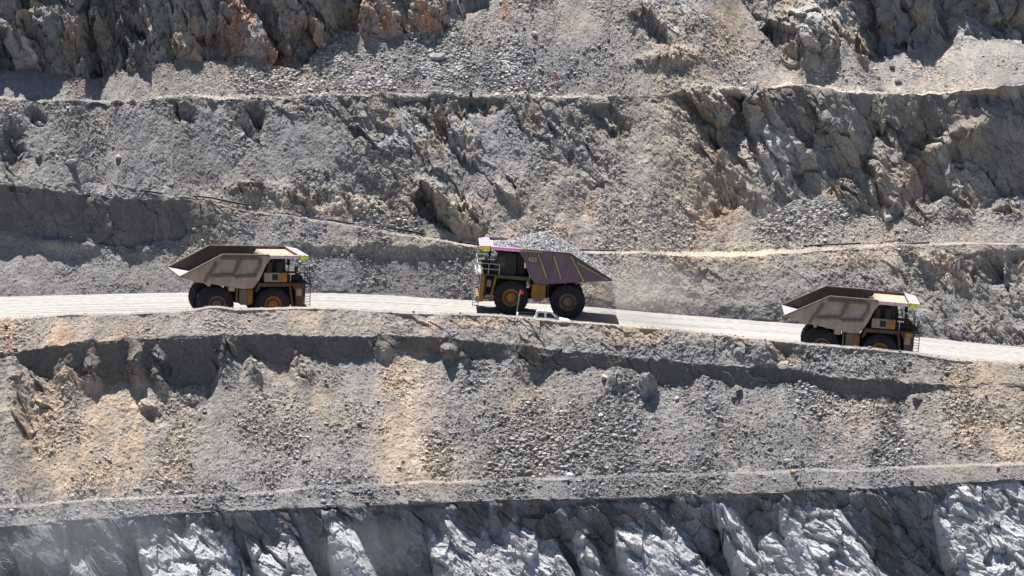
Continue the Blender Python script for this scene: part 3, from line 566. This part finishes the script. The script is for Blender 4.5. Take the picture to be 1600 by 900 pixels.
def haul_truck(style, label):
    t = empty('haul_truck'); tag(t, label, 'dump truck', 'mining haul trucks on the road')
    P2 = style == 'purple'
    bodym = M['purple'] if P2 else M['tan_body']; machine = M['yellow'] if P2 else M['brown']
    # running gear
    c = MB()
    for s in (-1, 1): c.prism([(-1.6, 2.0), (-1.6, 2.6), (1.5, 2.75), (4.2, 2.3), (9.0, 2.3), (9.0, 1.6), (4.0, 1.5), (1.0, 1.9)], s*.95-.2, s*.95+.2)
    for x in (-1.2, 2.2, 4.6, 7.0): c.box(x, x+.35, -.76, .76, 1.8, 2.3)
    c.build('chassis_frame', M['dark'], t)
    a = MB(); prof = [(-3.3, .001), (-3.3, .5), (-2.4, .62), (-1.0, .75), (-.5, .95), (.5, .95), (1.0, .75), (2.4, .62), (3.3, .5), (3.3, .001)]
    a.lathe(prof, 0, WR, 20).build('rear_axle', M['dark'], t)
    MB().bar((5.85, -3.0, WR), (5.85, 3.0, WR), .38, 12).box(5.4, 6.3, -2.4, -1.9, 1.5, 3.3).box(5.4, 6.3, 1.9, 2.4, 1.5, 3.3).build('front_suspension', M['dark'], t)
    for s in (-1, 1):
        o, i = s*3.72, s*2.62; wheel(t, 5.85, min(o, i), max(o, i), s, 'rim')
        o, i = s*3.66, s*2.58; wheel(t, 0, min(o, i), max(o, i), s, 'hub')
        o, i = s*2.42, s*1.34; wheel(t, 0, min(o, i), max(o, i), s, 'hub')
    # engine, radiator, bumper
    MB().box(4.3, 8.4, -1.45, 1.45, 1.75, 3.9).build('engine', M['dark'], t, .06)
    r = MB().box(8.45, 9.0, -2.0, 2.0, 1.5, 4.25).build('radiator', machine, t, .05)
    g = MB()
    for k in range(12): g.box(9.01, 9.06, -1.8, 1.8, 1.7+k*.2, 1.78+k*.2)
    g.build('radiator_grille', M['dark'], r)
    MB().prism([(8.7, 1.15), (9.35, 1.05), (9.5, 1.3), (9.45, 1.65), (8.7, 1.7)], -3.5, 3.5).build('bumper', M['yellow'] if P2 or style == 'late' else machine, t)
    for s in (-1, 1):
        y0, y1 = sorted((s*2.15, s*3.45))
        fs = MB().prism([(8.3, 1.7), (9.1, 1.7), (9.15, 3.9), (7.75, 3.9), (8.15, 3.2)] if not P2 else [(8.72, 1.6), (9.1, 1.6), (9.15, 3.9), (8.72, 3.9)], y0, y1).build('front_support', machine, t, .04)
        for k in (0, 1):
            MB().box(9.15, 9.24, s*(2.45+.45*k)-.16, s*(2.45+.45*k)+.16, 2.5, 2.85).build('headlight', M['lamp'], fs)
        pn = MB().box(8.0 if P2 else 8.25, 8.45 if P2 else 8.85, s*3.46-.03, s*3.46+.03, 2.7, 3.45).build('side_panel', M['cream'] if not P2 else M['tan_rib'], fs, .02)
        MB().bar((7.55, s*3.3, 3.9), (7.95, s*3.3, 1.5), .13, 8).bar((7.95, s*3.3, 1.5), (8.7, s*3.3, 1.5), .12, 8).build('deck_strut', machine, t)
    # deck with fenders
    MB().box(4.15, 9.1, -4.0, 4.0, 3.93, 4.08).build('deck', M['brown'], t, .02)
    for s in (-1, 1):
        y0, y1 = sorted((s*2.5, s*3.95))
        MB().prism([(3.9, 3.2), (4.2, 3.93), (7.6, 3.93), (7.6, 3.75), (4.4, 3.7), (4.05, 3.1)], y0, y1).build('fender', M['brown'], t)
    # equipment cabinet on the right-hand deck
    cb = MB().box(4.8, 7.15, -3.9, -2.3, 4.18, 5.15).build('equipment_cabinet', M['cream'], t, .05)
    MB().box(6.35, 7.16, -3.93, -2.28, 4.22, 5.12).build('yellow_door', M['yellow'], cb, .02)
    v = MB().box(5.6, 6.2, -3.94, -3.88, 4.35, 4.98)
    v.build('vent', M['dark'], cb)
    MB().box(4.9, 7.1, -3.3, -1.2, 5.17, 6.55).build('electrical_cabinet', M['dark'], t, .05)
    MB().box(4.75, 5.5, -2.9, 2.9, 4.09, 6.5).build('gap_filler', M['dark'], t, .05)  # dark box added to fill the shaded gap behind the cab
    MB().box(7.3, 8.9, 1.1, 3.2, 4.09, 4.5).build('deck_box', M['dark'], t, .05)
    ac = MB()
    for k in (0, 1): ac.bar((5.3+k*1.0, -3.55, 5.2), (5.3+k*1.0, -3.55, 6.25), .36, 14)
    ac.build('air_cleaner', M['dark'], t)
    MB().box(7.3, 8.95, -2.9, 1.0, 4.09, 4.75).build('engine_hood', M['dark'], t, .06)
    MB().box(7.3, 8.0, -3.7, -3.2, 4.95, 5.08).bar((7.6, -3.45, 4.1), (7.6, -3.45, 4.95), .05).build('deck_light', M['white'], t)
    MB().bar((8.2, -3.2, 4.1), (8.2, -3.2, 5.5), .05).box(8.05, 8.35, -3.5, -3.1, 5.2, 5.75).build('mirror', M['dark'], t)
    MB().bar((8.7, 3.3, 4.1), (8.7, 3.3, 5.4), .05).box(8.55, 8.85, 3.2, 3.7, 5.1, 5.7).build('mirror', M['dark'], t)
    # cab, left side
    cab = MB().prism([(5.6, 4.1), (7.85, 4.1), (7.75, 5.2), (7.5, 6.2), (5.6, 6.3)], 1.35, 3.6).build('cab', M['brown'] if not P2 else M['dark'], t, .05)
    MB().prism([(6.75, 4.95), (7.68, 4.95), (7.45, 6.0), (6.75, 6.02)], 3.59, 3.64).build('window', M['glass'], cab)
    MB().box(5.85, 6.6, 3.59, 3.64, 4.2, 6.0).build('door', M['dark'], cab)
    MB().hexa([(7.77, 1.5, 5.05), (7.77, 3.45, 5.05), (7.52, 3.45, 6.05), (7.52, 1.5, 6.05)], [(7.83, 1.5, 5.05), (7.83, 3.45, 5.05), (7.58, 3.45, 6.05), (7.58, 1.5, 6.05)]).build('windscreen', M['glass'], cab)
    MB().box(5.45, 7.75, 1.2, 3.75, 6.3, 6.38).build('cab_roof', M['dark'], cab)
    # rails and ladders
    hr = MB()
    for s in (-1, 1):
        for z in (4.6, 5.15): hr.path([(7.3, s*3.93, z), (9.55, s*3.93, z), (9.55, s*1.2, z)], .035)
        for x, y in ((7.3, 3.93), (8.4, 3.93), (9.55, 3.93), (9.55, 2.6), (9.55, 1.2)): hr.bar((x, s*y, 4.05), (x, s*y, 5.15), .035)
    hr.path([(9.6, -3.3, 5.9), (9.6, -3.3, 4.05)], .03)
    hr.box(9.1, 9.65, -3.95, 3.95, 3.96, 4.02)
    hr.build('handrail', M['rail'] if P2 else M['dark'], t)
    for s in (-1, 1):
        ld = MB(); y = s*3.5
        for x in (9.15, 9.72): ld.bar((x, y, .55), (x, y, 4.35), .04)
        ld.build('ladder', M['rail'] if P2 else M['dark'], t)
        rg = MB()
        for k in range(13): rg.box(9.15, 9.72, y-.08, y+.08, .7+k*.28, .75+k*.28)
        rg.build('ladder_rungs', M['rail'], t)
    MB().bar((9.0, -1.0, 4.1), (9.0, -1.0, 4.9), .05).build('antenna', M['dark'], t)
    # tanks between the wheels
    for s in (-1, 1):
        y0, y1 = sorted((s*1.6, s*3.2))
        tk = MB().prism([(2.5, 1.7), (3.65, 1.7), (3.8, 2.0), (3.8, 3.35), (2.35, 3.35), (2.35, 2.0)], y0, y1).build('fuel_tank' if s < 0 else 'hydraulic_tank', M['yellow'] if P2 else M['tan_rib'], t, .08)
        if not P2: MB().box(3.25, 3.62, s*3.22-.03, s*3.22+.03, 1.9, 3.1).build('tank_cover', M['rim'], tk)
        MB().bar((2.0, s*1.3, 1.9), (1.5, s*1.3, 4.0), .2, 12).build('hoist_cylinder', M['brown'], t)
    for s in (-1, 1): MB().box(2.05, 2.2, s*2.5-.6, s*2.5+.6, 1.9, 3.7).build('mudguard', M['tan_rib'] if not P2 else M['dark'], t)
    # dump body
    tx, tz = (-4.3, 4.45) if P2 else (-3.95, 4.67)
    top = [(tx, tz), (.4, 6.98) if not P2 else (.25, 6.85), (5.25, 6.97) if not P2 else (5.15, 6.85)]
    low = [(5.5, 6.66), (5.2, 6.42), (4.92, 5.98), (4.68, 5.4), (4.42, 4.75), (4.12, 4.22), (3.62, 3.52), (2.5, 3.48), (-1.2, 4.02), (-2.3, 4.12)]
    b = MB()
    for s in (-1, 1):
        y0, y1 = sorted((s*4.0, s*3.86)); b.prism(top+low, y0, y1)
    b.prism([(tx, tz-.12), (-1.2, 4.02), (2.5, 3.5), (3.4, 3.52), (4.25, 4.6), (4.7, 5.6), (5.4, 6.55), (5.4, 6.68), (4.55, 5.6), (4.05, 4.65), (3.2, 3.75), (2.5, 3.72), (-1.2, 4.25), (tx, tz+.02)], -3.86, 3.86)
    for x in (-.9, .3, 1.5): b.box(x, x+.25, -3.2, 3.2, 3.62, 4.0)
    body = b.build('dump_body', bodym, t)
    for s in (-1, 1):
        y0, y1 = sorted((s*3.857, s*3.845))
        ln_ = MB(); ln_.prism([(tx+.1, tz+.06), (.4, top[1][1]-.05), (5.2, top[2][1]-.03), (5.3, 6.7), (4.5, 5.6), (4.0, 4.65), (3.2, 3.8), (2.5, 3.76), (-1.2, 4.3)], y0, y1)
        ln_.build('body_liner', M['liner'], body)
    MB().prism([(-1.6, 4.33), (2.5, 3.735), (3.15, 3.77), (4.0, 4.65), (4.5, 5.6), (4.52, 5.5), (4.06, 4.6), (3.2, 3.72), (2.5, 3.70)], -3.84, 3.84).build('floor_liner', M['liner'], body)
    MB().prism([(tx-.02, tz+.03), (tx-.02, tz+.06), (-1.62, 4.36), (-1.62, 4.32)], -3.98, 3.98).build('tail_plate', M['worn'], body)
    rib = M['yelrib'] if P2 else M['tan_rib']
    def ribbar(p, q, s, wd, th=.14):
        (x0, z0), (x1, z1) = p, q; L_ = math.hypot(x1-x0, z1-z0); nx, nz_ = -(z1-z0)/L_*wd/2, (x1-x0)/L_*wd/2
        y0, y1 = sorted((s*4.003, s*(4.0+th)))
        MB().prism([(x0+nx, z0+nz_), (x1+nx, z1+nz_), (x1-nx, z1-nz_), (x0-nx, z0-nz_)], y0, y1).build('side_rib', rib, body)
    for s in (-1, 1):
        if P2:
            for p, q in (((3.45, 6.55), (2.35, 4.1)), ((1.85, 6.5), (.95, 4.2)), ((.1, 6.6), (-1.4, 4.15))): ribbar(p, q, s, .13)
            ribbar((-.6, 6.0), (-3.9, 4.45), s, .10)
        else:
            for p, q in (((-.2, 6.15), (-1.45, 4.15)), ((2.3, 6.6), (1.5, 4.75)), ((1.3, 4.9), (-.7, 4.75)), ((3.9, 4.85), (1.8, 4.7)), ((4.35, 6.55), (4.25, 5.9)), ((4.25, 5.8), (3.8, 4.9)), ((4.2, 6.62), (.3, 6.62))): ribbar(p, q, s, .26, .2)
            MB().box(1.15, 1.75, s*2.9-.9, s*2.9+.9, 3.2, 3.75).build('body_prop', bodym, body)
        # top rail along the sill
        y0, y1 = sorted((s*3.8, s*4.12)); rl = MB()
        rl.prism([(tx-.05, tz-.06), (top[1][0], top[1][1]-.03), (5.2, top[2][1]-.03), (5.2, top[2][1]+.08), (top[1][0]-.02, top[1][1]+.08), (tx-.05, tz+.07)], y0, y1)
        rl.build('top_rail', M['tan_rib'] if not P2 else M['brown'], body)
    # canopy over the deck
    cz0 = 6.62
    can = MB().box(5.3, 8.35, -3.98, 3.98, cz0, cz0+.08).build('canopy', M['liner_top'] if not P2 else M['palepink'], t)
    MB().prism([(5.25, 6.6), (5.3, 6.705), (5.32, 6.705), (4.62, 5.68), (4.6, 5.62)], -3.83, 3.83).build('headboard', M['liner_top'], can)
    for s in (-1, 1):
        y0, y1 = sorted((s*3.86, s*3.99)); MB().box(5.25, 8.35, y0, y1, cz0+.082, 6.98).build('canopy_rim', M['darkred'] if not P2 else M['purple'], can)
        MB().hexa([(5.3, s*3.995, 6.62), (8.34, s*3.995, 6.62), (8.34, s*3.995, 6.99), (5.3, s*3.995, 6.99)],
                  [(5.3, s*4.28, 6.64), (8.34, s*4.28, 6.64), (8.34, s*4.12, 6.96), (5.3, s*4.12, 6.96)]).build('side_stripe', M['pink'] if P2 else M['palepink'], can)
        if P2: MB().box(3.0, 5.25, s*4.125-.02, s*4.125+.02, 6.72, 6.84).build('yellow_stripe', M['yelrib'], can)
    lip = MB().hexa([(8.37, -4.05, 6.93), (8.37, 4.05, 6.93), (9.5, 3.3, 6.78), (9.5, -3.3, 6.78)], [(8.37, -4.05, 7.0), (8.37, 4.05, 7.0), (9.5, 3.3, 6.85), (9.5, -3.3, 6.85)])
    lp = lip.build('canopy_lip', M['pink'] if P2 else M['palepink'], can)
    MB().box(8.36, 8.42, -4.0, 4.0, cz0, 6.925).build('lip_edge', M['darkred'], can)
    for s in (-1, 1):
        MB().hexa([(8.43, s*4.05, 6.925), (9.5, s*3.3, 6.775), (9.46, s*3.28, 6.5), (8.43, s*4.05, 6.42)], [(8.43, s*3.9, 6.925), (9.42, s*3.2, 6.775), (9.4, s*3.2, 6.5), (8.43, s*3.9, 6.42)]).build('lip_corner', M['lime'], can)
    if P2: lettering('fleet_number', '423', .62, M['yelrib'], body, (4.45, 4.012, 5.75), (R(90), 0, R(180)))
    if style == 'late': lettering('fleet_number', '42', .34, M['orange'], t, (8.4, -4.012, 3.98-.36), (R(90), 0, 0))
    if style == 'late': MB().box(8.2, 9.0, -4.01, -3.94, 3.55, 3.95).build('number_plate', M['yellow'], t)
    return t

def put(t, near_px, near_y, yaw, scale, x_ref=0.0, nose=0.0):
    """stand the truck on the road so that the outer near wheel at (x_ref, near_y) touches the road at photo pixel near_px"""
    Pn = road_point(*near_px)
    f = Vector((math.cos(yaw), math.sin(yaw), 0))
    def zr(p): return float(np.interp(800+F*p.x/((p.y-CY)*math.cos(PITCH)-(p.z-CZ)*math.sin(PITCH)), U, ZR))
    q = Pn+f*5.85*scale; q.z = zr(q); f = (q-Vector((Pn.x, Pn.y, zr(Pn)))).normalized()
    dz_ = math.sin(R(nose))*5.85*scale; f = (f+Vector((0, 0, math.tan(R(nose))))).normalized(); Pn.z -= dz_*.45
    left = Vector((0, 0, 1)).cross(f).normalized(); up_ = f.cross(left)
    m = Matrix((f, left, up_)).transposed()
    t.rotation_euler = m.to_euler(); t.scale = (scale,)*3
    t.location = Pn-m @ Vector((x_ref*scale, near_y*scale, 0))+Vector((0, 0, .03))
    return t
t1 = put(haul_truck('tan', 'tan dump truck with empty body, leftmost on the road, wheels half hidden by the berm'), (338.5, 503.5), -3.66, R(14.0), .965)
t2 = put(haul_truck('purple', 'purple dump truck with yellow ribs heading left, heaped with grey gravel'), (885, 498.5), 3.66, R(181.5), 1.0, nose=1.5)
t3 = put(haul_truck('late', 'tan empty dump truck going downhill on the right of the road, pale pink canopy edge'), (1281, 568.5), -3.66, R(-1.2), .985, nose=2.0)

# the heap in the purple truck
def heap():
    nx, ny_ = 300, 180
    gx, gy_ = np.meshgrid(np.linspace(-4.45, 8.0, nx), np.linspace(-3.84, 3.84, ny_), indexing='ij')
    crest = np.interp(gx, [-4.45, -4.0, -2.0, .0, 1.6, 2.9, 4.2, 6.0, 7.4, 8.0], [4.62, 4.95, 6.1, 7.3, 8.15, 8.42, 8.05, 7.35, 6.95, 6.70])
    wall = np.interp(gx, [-4.45, .25, 5.15, 8.0], [4.45, 6.75, 6.75, 6.66])
    e = np.abs(gy_)/3.84; prof = 1-sm(e, .0, 1.0)*.75-.25*e
    z = wall+(crest-wall)*prof
    f_, i_ = facets((gx/.15).astype(np.float32), (gy_/.15).astype(np.float32), 77, 1.1); f2_, i2_ = facets((gx/.36).astype(np.float32), (gy_/.36).astype(np.float32), 78, .8)
    z = z+.13*f_+.12*f2_*(prof > .05)+.15*fbm(gx, gy_, 79, 3)*prof
    z = np.minimum(z, np.where(e > .97, wall+.03, 99))
    top = np.stack([gx, gy_, z], -1).reshape(-1, 3); nv = len(top)
    i = np.arange((nx-1)*(ny_-1)); a = (i//(ny_-1))*ny_+i % (ny_-1); q = np.stack([a, a+ny_, a+ny_+1, a+1], 1)
    # underside follows the body floor
    fl = np.interp(gx, [-4.45, -1.2, 2.5, 3.2, 4.0, 4.5, 5.3, 8.0], [4.40, 4.32, 3.80, 3.85, 4.7, 5.7, 6.64, 6.64])+.07
    fl = np.minimum(fl, z-.02)
    bot = np.stack([gx, gy_, fl], -1).reshape(-1, 3); q2 = q[:, ::-1]+nv
    ring = [j for j in range(ny_)]+[k*ny_+ny_-1 for k in range(1, nx)]+[(nx-1)*ny_+j for j in range(ny_-2, -1, -1)]+[k*ny_ for k in range(nx-2, 0, -1)]
    side = [(ring[j], ring[(j+1) % len(ring)], ring[(j+1) % len(ring)]+nv, ring[j]+nv) for j in range(len(ring))]
    me = bpy.data.meshes.new('gravel_load'); me.from_pydata(np.concatenate([top, bot]).tolist(), [], q.tolist()+q2.tolist()+side); me.shade_flat()
    c = np.ones((2*nv, 4), np.float32); tn = (.20+.34*i_.ravel()**1.3+.05*i2_.ravel())[:, None]*np.array([[1.0, .99, .99]]); c[:nv, :3] = tn; c[nv:, :3] = .2
    ca = me.color_attributes.new('Col', 'FLOAT_COLOR', 'POINT'); ca.data.foreach_set('color', c.ravel())
    me.materials.append(M['rubble']); o = bpy.data.objects.new('gravel_load', me); COL.objects.link(o)
    tag(o, 'grey crushed rock heaped in the body of the purple dump truck', 'gravel load', kind='stuff'); return o
hp = heap(); hp.location = t2.location; hp.rotation_euler = t2.rotation_euler

# ------------------------------------------------------------------ pickup
def pickup():
    t = empty('pickup_truck'); tag(t, 'small white double-cab pickup with a red whip flag, below the purple dump truck', 'pickup truck')
    W = .92
    lo = MB().prism([(0, .55), (0, 1.02), (1.75, 1.04), (3.9, 1.06), (4.35, 1.04), (5.2, .92), (5.38, .8), (5.38, .45), (4.9, .42), (4.75, .7), (4.35, .8), (3.95, .7), (3.8, .42), (1.5, .42), (1.35, .7), (.95, .8), (.55, .7), (.4, .5)], -W, W)
    body = lo.build('body', M['white'], t, .03)
    bed = MB().box(.05, 1.75, -.86, .86, 1.045, 1.06).build('bed_floor', M['dark'], body)
    rl = MB()
    for s in (-1, 1): rl.bar((.1, s*.86, 1.27), (1.7, s*.86, 1.27), .03); rl.bar((.15, s*.86, 1.0), (.15, s*.86, 1.27), .03); rl.bar((1.65, s*.86, 1.0), (1.65, s*.86, 1.27), .03)
    rl.build('bed_rail', M['dark'], t)
    MB().box(-.03, .12, -.9, .9, 1.0, 1.3).build('tailgate', M['white'], t, .02)
    up_ = [(1.82, 1.06), (4.35, 1.06), (3.55, 1.66), (3.2, 1.76), (2.05, 1.78), (1.9, 1.68)]
    cb = MB().hexa([(1.82, -.9, 1.06), (4.35, -.9, 1.06), (4.35, .9, 1.06), (1.82, .9, 1.06)], [(1.95, -.72, 1.7), (3.55, -.72, 1.7), (3.55, .72, 1.7), (1.95, .72, 1.7)]).build('cab', M['white'], t, .03)
    MB().box(2.0, 3.5, -.7, .7, 1.69, 1.78).build('roof', M['white'], cb, .03)
    def side_win(x0, x1, x2, x3, s):
        f = lambda x, z: (x, s*(.9-.18*(z-1.06)/.64+.006), z)
        g = lambda x, z: (x, s*(.9-.18*(z-1.06)/.64-.02), z)
        MB().hexa([f(x0, 1.14), f(x1, 1.14), f(x2, 1.6), f(x3, 1.6)], [g(x0, 1.14), g(x1, 1.14), g(x2, 1.6), g(x3, 1.6)]).build('window', M['glass'], cb)
    for s in (-1, 1): side_win(2.1, 2.8, 2.75, 2.14, s); side_win(2.98, 3.98, 3.42, 2.98, s)
    MB().hexa([(4.29, -.8, 1.12), (4.29, .8, 1.12), (3.62, .68, 1.66), (3.62, -.68, 1.66)], [(4.25, -.8, 1.10), (4.25, .8, 1.10), (3.58, .68, 1.63), (3.58, -.68, 1.63)]).build('windscreen', M['glass'], cb)
    MB().box(1.85, 1.95, -.25, .25, 1.78, 1.86).bar((1.9, -.6, 1.78), (1.9, .6, 1.78), .03).build('beacon', M['red'], t)
    for s in (-1, 1): MB().box(3.95, 4.1, s*1.02-.09, s*1.02+.09, 1.08, 1.24).build('mirror', M['dark'], t)
    for s in (-1, 1): MB().box(5.25, 5.4, s*.7-.15, s*.7+.15, .72, .86).build('headlight', M['lamp'], t)
    MB().box(5.36, 5.48, -.9, .9, .42, .62).build('bumper', M['dark'], t, .02)
    for x in (.95, 4.35):
        for s in (-1, 1):
            y0, y1 = sorted((s*.93, s*.7)); w_ = MB().lathe([(y0, .001), (y0, .2), (y0, .35), (y0+.04, .38), (y1-.04, .38), (y1, .35), (y1, .2), (y1, .001)], x, .38, 20).build('wheel', M['tyre'], t)
            MB().lathe([(s*.935, .2), (s*.94, .12), (s*.94, .001)], x, .38, 14).build('rim', M['rail'], w_)
    MB().bar((-.08, -.75, .9), (.2, -.75, 3.75), .03).build('flag_pole', M['rail'], t)
    fl = MB()
    pts = [(.19+.12*k, -.75+.04*math.sin(k*1.9), 3.75-.05*k, .5-.11*k) for k in range(4)]
    for a, b in zip(pts[:-1], pts[1:]):
        fl.hexa([(a[0], a[1]-.01, a[2]), (b[0], b[1]-.01, b[2]), (b[0], b[1]-.01, b[2]-b[3]), (a[0], a[1]-.01, a[2]-a[3])], [(a[0], a[1]+.01, a[2]), (b[0], b[1]+.01, b[2]), (b[0], b[1]+.01, b[2]-b[3]), (a[0], a[1]+.01, a[2]-a[3])])
    fl.build('flag', M['red'], t)
    return t
pk = put(pickup(), (821, 512.5), -.93, R(-1.0), 1.0, .95)

# ------------------------------------------------------------------ pipes along the narrow bench
PIPES = [([(219, 297), (252, 302)], 'short black pipe length at the upper left end of the bench line'),
         ([(291, 305), (330, 309), (358, 315), (386, 320)], 'long black pipe sloping down just right of the short upper left one'),
         ([(512, 343), (530, 346), (555, 350)], 'black pipe length on the bench above and right of the leftmost dump truck'),
         ([(604, 355), (635, 360), (664, 366)], 'black pipe length midway between the leftmost truck and the purple truck'),
         ([(718, 378), (740, 381), (762, 386)], 'black pipe end reaching the front canopy of the purple truck'),
         ([(905, 390), (930, 391), (962, 391)], 'thin black pipe just behind the tail of the purple truck'),
         ([(1255, 384), (1300, 382), (1345, 380)], 'black pipe below the pale rubble cone, above the right dump truck'),
         ([(1403, 381), (1425, 380), (1452, 379)], 'rightmost black pipe length lying on the bench')]
r0, r1 = brow(('up', 7)), first_dn
for pts, lab in PIPES:
    P_ = []
    for (a, b) in zip(pts[:-1], pts[1:]):
        for k in range(4): P_.append((a[0]+(b[0]-a[0])*k/4, a[1]+(b[1]-a[1])*k/4))
    P_.append(pts[-1])
    W3 = [ground_px(u, v, r0, r1) for u, v in P_]; ys = [p.y for p in W3]; ym = min(ys)*.5+sum(ys)/len(ys)*.5
    W3 = [Vector(px_at_y(u, v, ym-.15)) for u, v in P_]
    o = MB().path([tuple(p) for p in W3], .10, 8).build('pipe', M['black']); tag(o, lab, 'pipe', 'black pipes along the narrow bench')

# ------------------------------------------------------------------ single boulders
BO = [((113, 256), .75, (.22, .21, .21), 'big grey boulder alone on the upper left slope'),
      ((61, 246), .55, (.16, .16, .17), 'dark rounded boulder left of the big grey boulder'),
      ((185, 246), .42, (.45, .40, .33), 'small tan boulder right of the big grey boulder'),
      ((683, 91), 1.0, (.34, .33, .33), 'long pale block on the upper scree beneath the orange cliff'),
      ((834, 54), .5, (.47, .44, .40), 'pale boulder near the top of the upper scree chute'),
      ((284, 684), .36, (.46, .45, .44), 'white angular boulder on the lower left scree'),
      ((1229, 720), .42, (.58, .55, .50), 'white boulder above the lower bench, right of centre'),
      ((1239, 737), .32, (.58, .38, .20), 'small orange boulder on the edge of the lower bench'),
      ((890, 742), .42, (.55, .58, .62), 'white boulder at the foot of the dark lower scree'),
      ((1155, 613), .5, (.14, .14, .15), 'dark boulder just under the lower shadowed ledge'),
      ((1147, 621), .38, (.12, .12, .13), 'darkest small boulder left of and below the one under the lower ledge'),
      ((1432, 624), .6, (.15, .15, .16), 'dark boulder under the right end of the lower shadowed ledge'),
      ((944, 590), .5, (.5, .47, .44), 'pale boulder beside the spur under the middle of the lower ledge'),
      ((1394, 106), .45, (.14, .13, .13), 'small dark boulder on the smooth upper right gravel cone'),
      ((1402, 128), .55, (.2, .19, .19), 'grey boulder at the foot of the upper right gravel cone')]
v0, f0 = ico()
for k, ((u, v), s, c, lab) in enumerate(BO):
    p = ground_px(u, v); vv = v0*(1+rng.uniform(-.28, .25, (12, 1)))*np.array([1.25, .95, .75])*s*.8
    an = rng.uniform(0, 6.28); vv = vv @ np.array([[math.cos(an), -math.sin(an), 0], [math.sin(an), math.cos(an), 0], [0, 0, 1]]).T
    me = bpy.data.meshes.new('boulder'); me.from_pydata(vv.tolist(), [], f0.tolist()); me.shade_flat()
    ca = me.color_attributes.new('Col', 'FLOAT_COLOR', 'POINT'); ca.data.foreach_set('color', np.tile(np.array([*c, 1], np.float32), 12)); me.materials.append(M['rubble'])
    o = bpy.data.objects.new('boulder', me); COL.objects.link(o); o.location = p+Vector((0, -.1, s*.12)); tag(o, lab, 'boulder', 'boulders lying alone on the slopes')

# red survey flag on the upper bench
fp = ground_px(870, 134); ft = empty('marker_flag', fp); tag(ft, 'tiny red marker flag standing at the foot of the upper scree', 'marker flag')
MB().bar((0, 0, -.2), (0, 0, 1.15), .035).build('stick', M['cream'], ft)
MB().hexa([(0, -.01, 1.1), (-.22, -.03, 1.05), (-.24, -.03, .7), (0, -.01, .65)], [(0, .01, 1.1), (-.22, .0, 1.05), (-.24, .0, .7), (0, .01, .65)]).build('flag', M['red'], ft)

# ------------------------------------------------------------------ dust hanging in the air
def dust(name, u, v, y, rx, ry, rz, dens, colr, label):
    import bmesh
    bm = bmesh.new(); bmesh.ops.create_icosphere(bm, subdivisions=3, radius=1.0); me = bpy.data.meshes.new(name); bm.to_mesh(me); bm.free()
    m = bpy.data.materials.new(name+'_air'); m.use_nodes = True; t = m.node_tree; t.nodes.clear(); L = t.links.new
    out = N(t, 'ShaderNodeOutputMaterial'); pv = N(t, 'ShaderNodeVolumePrincipled'); L(pv.outputs[0], out.inputs['Volume'])
    pv.inputs['Color'].default_value = (*colr, 1); pv.inputs['Anisotropy'].default_value = 0.2
    tc = N(t, 'ShaderNodeTexCoord'); ln_ = N(t, 'ShaderNodeVectorMath', operation='LENGTH'); L(tc.outputs['Object'], ln_.inputs[0])
    mr = N(t, 'ShaderNodeMapRange', interpolation_type='SMOOTHSTEP'); mr.inputs[1].default_value = 1.0; mr.inputs[2].default_value = 0.1; mr.inputs[3].default_value = 0; mr.inputs[4].default_value = 1
    L(ln_.outputs['Value'], mr.inputs[0])
    n = N(t, 'ShaderNodeTexNoise'); n.inputs['Scale'].default_value = 1.8; n.inputs['Detail'].default_value = 3; L(tc.outputs['Object'], n.inputs['Vector'])
    m2 = N(t, 'ShaderNodeMapRange'); m2.inputs[1].default_value = .38; m2.inputs[2].default_value = .62; m2.inputs[3].default_value = .15*dens; m2.inputs[4].default_value = dens; L(n.outputs['Fac'], m2.inputs[0])
    mu = N(t, 'ShaderNodeMath', operation='MULTIPLY'); L(mr.outputs[0], mu.inputs[0]); L(m2.outputs[0], mu.inputs[1]); L(mu.outputs[0], pv.inputs['Density'])
    me.materials.append(m); o = bpy.data.objects.new(name, me); COL.objects.link(o); o.location = px_at_y(u, v, y); o.scale = (rx, ry, rz); tag(o, label, 'dust', kind='stuff')
dust('dust_cloud', 995, 455, 4.0, 9.5, 7.0, 4.6, .13, (.85, .80, .72), 'pale dust raised behind the tail of the purple dump truck')
dust('dust_cloud', 60, 850, -52.0, 20, 9, 7.5, .045, (.78, .82, .90), 'thin bluish dust drifting in front of the lower left rock face')
dust('dust_cloud', 570, 860, -52.0, 8, 6, 4.5, .03, (.78, .82, .90), 'small bluish dust patch before the bottom rock face left of centre')
